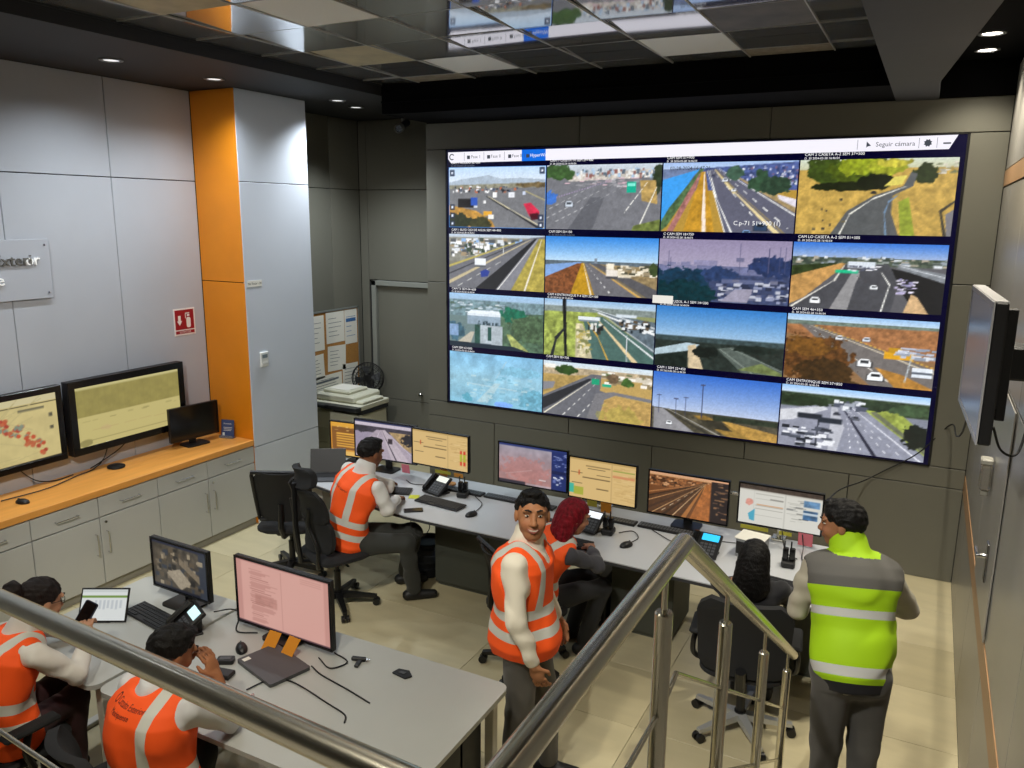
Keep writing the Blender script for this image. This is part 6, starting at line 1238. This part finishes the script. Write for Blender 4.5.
    if S.get('vest'):
        Vs = Field(); torso(Vs, .033, S.get('vlo', -.09), Lt*1.0, .02, 'u', S.get('flare', .04))
        for s in (1, -1): Vs.cone(Nk-ax*.03+R_*s*.06, sh['R' if s > 0 else 'L']-R_*s*(.03-S.get('cap', 0)*.5), .07*sc, (.06+S.get('cap', 0)*.2)*sc, .03)
        for s in 'RL':
            a, e, w_ = arms[s]; dv = unit(e-a); oo = R_*(1 if s == 'R' else -1); cp_ = S.get('cap', 0); Vs.cone(a+oo*(.045+cp_*.5)+dv*cp_, a+oo*.06+dv*(.14+cp_), .072*sc, .062*sc, .015, 's'); Vs.cone(a+oo*.03+dv*(.05+cp_), e, .062*sc, .056*sc, .015, 's')
        Vs.cone(Nk+ax*.0+Fd*.01, Nk+ax*.2, .072*sc, .10*sc, .02, 's'); Vs.cone(Nk+Fd*.11-ax*.06, Nk+Fd*.08+ax*.06, .03, .07, .02, 's')
        if S.get('collar'): Vs.cone(Nk-ax*.02, Nk+(hp(0, -.02, -.06)-Nk)*.62, .100*sc, .094*sc, .015)
        VF = Vs.mesh(.008, wrinkle=.0105, wseed=S.get('seed', 1)+9, wfreq=24); q = local(VF[0])
        if S.get('collar'):
            qq = q.copy(); m_ = (np.linalg.norm(q[:, :2], axis=1) < .135) & (q[:, 2] > Lt*.97)
            q = np.where(m_[:, None], np.array([0, 0, .30])[None], q)
        vest_o = out('safety_vest', VF, S['vest'], {'vest': q})
    return dict(root=root, inv=inv, local=(H, R_, Fd, ax, Lt), vest=vest_o, hp=hp, HA=HA)
st_ = person('standing man in an orange vest and cream shirt smiling at the viewer', dict(hip=(2.965, -3.995, .93), neck=(2.955, -3.985, 1.425), head=(2.985, -3.975, 1.575), f=(.97, .16), hd=(.50, -.86), pitch=.20, roll=.03,
    elbR=(3.03, -4.22, 1.10), wrR=(3.105, -4.175, .855), palmR=(-.2, .95, 0), elbL=(2.90, -3.72, 1.10), wrL=(3.0, -3.68, .87), palmL=(0, -1, 0), kneeR=(2.97, -4.07, .50), ankR=(2.925, -4.05, .09), kneeL=(3.03, -3.86, .50), ankL=(3.05, -3.85, .09),
    skin='#a9744f', smile=True, stubble=.15, shirt='#e8e1ce', trousers='#57544f', vest=VEST_O, vox=.0055, seed=3, wide=1.03, sc=1.03, deep=1.05, flare=.05, hs=1.06))
ym = person('man in a lime and grey vest standing with his back to the stairs', dict(hip=(4.535, -3.585, .94), neck=(4.475, -3.375, 1.445), head=(4.415, -3.325, 1.575), f=(-.43, .90), hd=(-.93, .02), pitch=-.12,
    elbL=(4.255, -3.47, 1.13), wrL=(4.24, -3.19, 1.06), palmL=(.8, 0, -.5), elbR=(4.75, -3.17, 1.13), wrR=(4.58, -3.02, 1.04), palmR=(-.8, 0, -.5), kneeL=(4.46, -3.56, .50), ankL=(4.45, -3.63, .09), kneeR=(4.63, -3.50, .50), ankR=(4.62, -3.55, .09),
    skin='#9a6a4c', shirt='#a8a290', trousers='#4a4844', vest=VEST_Y, vlo=-.11, collar=True, hl=-.006, cap=.03, shd=.085, hipw=.9, vox=.007, seed=7, wide=1.0, sc=1.06, sw=.19, deep=1.04, flare=.0))
sm = person('seated man in an orange vest working at the long desk', dict(hip=(.76, -2.76, .57), neck=(.875, -2.655, 1.09), head=(.90, -2.60, 1.235), f=(.30, .95), hd=(.30, .95), pitch=-.25,
    elbR=(1.11, -2.68, .83), wrR=(1.00, -2.40, .805), elbL=(.84, -2.30, .86), wrL=(.70, -2.08, .80), palmR=(0, 0, -1), kneeR=(1.22, -2.58, .53), ankR=(1.20, -2.47, .09), toeR=(.75, .66), kneeL=(1.13, -2.36, .53), ankL=(.97, -2.26, .09), toeL=(.75, .66),
    skin='#7f5238', shirt='#dadad6', trousers='#2e302c', vest=VEST_O, vox=.007, seed=11, sc=1.02, bow=.04))
rw = person('red haired woman in an orange vest typing behind the standing man', dict(hip=(2.49, -2.90, .56), neck=(2.665, -2.84, 1.0), head=(2.735, -2.815, 1.125), f=(.62, .78), hd=(.75, .62), pitch=-.3,
    elbR=(2.92, -2.82, .82), wrR=(2.76, -2.545, .80), elbL=(2.52, -2.58, .84), wrL=(2.56, -2.50, .80), kneeR=(2.86, -2.57, .54), ankR=(2.74, -2.57, .09), kneeL=(2.72, -2.45, .54), ankL=(2.58, -2.42, .09),
    skin='#b07c60', hair='#7a0d1e', hairstyle='long', shirt='#3a3a40', trousers='#1c1d20', vest=VEST_O, vox=.008, seed=13, sc=.92, wide=.95, bow=.04))
bh = person('black haired person in dark clothes sitting in the armchair', dict(hip=(3.93, -2.87, .57), neck=(3.93, -2.95, 1.01), head=(3.94, -2.96, 1.13), f=(-.1, 1), hd=(-.05, 1), pitch=-.15,
    elbR=(4.12, -2.72, .84), wrR=(4.05, -2.53, .805), elbL=(3.72, -2.74, .84), wrL=(3.86, -2.53, .805), kneeR=(4.0, -2.45, .53), ankR=(4.0, -2.5, .09), kneeL=(3.83, -2.45, .53), ankL=(3.82, -2.5, .09),
    skin='#a8745a', hair='#0a0808', hairstyle='long', shirt='#17171b', trousers='#17181c', vox=.009, seed=17, sc=.92, wide=.95))
wb_ = person('woman with a dark bun and orange vest holding a phone', dict(hip=(.82, -5.50, .57), neck=(.825, -5.375, 1.03), head=(.865, -5.275, 1.16), f=(.2, .98), hd=(.12, .99), pitch=-.28,
    elbR=(1.08, -5.26, .815), wrR=(.985, -5.13, .90), handR=(-.45, .3, .85), palmR=(-.5, .6, .1), curlR=.75, elbL=(.53, -5.14, .85), wrL=(.64, -4.99, .805), kneeR=(.86, -5.16, .55), ankR=(.86, -5.2, .09), kneeL=(.66, -5.14, .55), ankL=(.66, -5.2, .09),
    skin='#b98a6c', hair='#1c1412', hairstyle='bun', shirt='#dcd9d2', trousers='#3a1c20', vest=VEST_O, vox=.007, seed=19, sc=.98, wide=1.0, bow=.05, cuff=.75))
mb2 = person('man in an orange vest resting his cheek on his hand', dict(hip=(1.86, -5.42, .57), neck=(1.84, -5.375, 1.035), head=(1.815, -5.275, 1.145), f=(.05, 1.0), hd=(.30, .95), pitch=-.35, roll=-.12,
    elbR=(2.04, -5.17, .81), wrR=(1.945, -5.155, 1.00), handR=(-.35, -.05, .9), palmR=(-.95, -.1, -.3), curlR=.4, elbL=(1.50, -5.20, .84), wrL=(1.62, -5.02, .805), kneeR=(1.80, -5.16, .55), ankR=(1.80, -5.2, .09), kneeL=(1.58, -5.16, .55), ankL=(1.58, -5.2, .09),
    skin='#a06a48', shirt='#cfcfd0', trousers='#24262b', vest=VEST_OB, vox=.007, seed=23, sc=1.04, wide=1.08, bow=.05, cuff=.6))
# lettering on the resting man's back: laid onto the vest
def vest_text(P, lines, m, lat0, hgt, size, gap, name='lettering', tilt=0.0):
    H, R_, Fd, ax, Lt = P['local']; vo = P['vest']; bv = BVHTree.FromPolygons([tuple(v.co) for v in vo.data.vertices], [tuple(p.vertices) for p in vo.data.polygons]); o0 = np.array([H[0], H[1], 0])
    for i, (s, dx) in enumerate(lines):
        me = text_mesh(name, s, size, m)
        for v in me.vertices:
            p = H+R_*(lat0+dx+v.co.x)+ax*(hgt-i*gap+v.co.y)-Fd*.6
            hit = bv.ray_cast(Vector(p-o0), Vector(Fd))
            v.co = (hit[0]-Vector(Fd)*.003) if hit[0] is not None else Vector(p+Fd*.45-o0)
        link(name, me, P['vest'])
VT = mat('vest_print', '#5a1c10', .7)
vest_text(mb2, [('Circuito Exterior', 0), ('Mexiquense', .0)], VT, -.105, .425, .028, .032)
vest_text(mb2, [('O', 0)], VT, -.145, .418, .042, 0, 'emblem')
vest_text(wb_, [('Circuito Exterior', 0), ('Mexiquense', 0)], VT, -.06, .36, .028, .03)
vest_text(sm, [('Circuito Exterior', 0)], VT, -.10, .40, .026, .03)
# phone held by the woman, her glasses
ph = empty('mobile_phone', (.905, -5.075, 1.0), 0, 'mobile phone in a dark blue case in the woman\'s hand', 'phone'); RP = rot_to((0, 0, 0), (.93, .2, -.3), (.2, .6, .8))
MB().prism(rrect(.074, .15, .012), -.0045, .0045).xform(RP).build('case', mat('case_navy', '#20283c', .4), ph); MB().prism(rrect(.066, .14, .008), .0046, .005).xform(RP).build('glass', M_BLKG, ph)
hp = wb_['hp']; gl = MB()
for s in (-1, 1): gl.tube([hp(s*.031+.021*math.cos(t), .101-.008*abs(math.cos(t)), .008+.016*math.sin(t)) for t in np.linspace(0, 2*PI, 15)], .0016, 5); gl.tube([hp(s*.053, .095, .012), hp(s*.078, .03, .012), hp(s*.08, -.01, .006)], .0016, 5)
gl.tube([hp(-.01, .108, .01), hp(.01, .108, .01)], .0016, 5); o = gl.build('eyeglasses', M_BLK, wb_['root']); o.matrix_parent_inverse = wb_['inv']
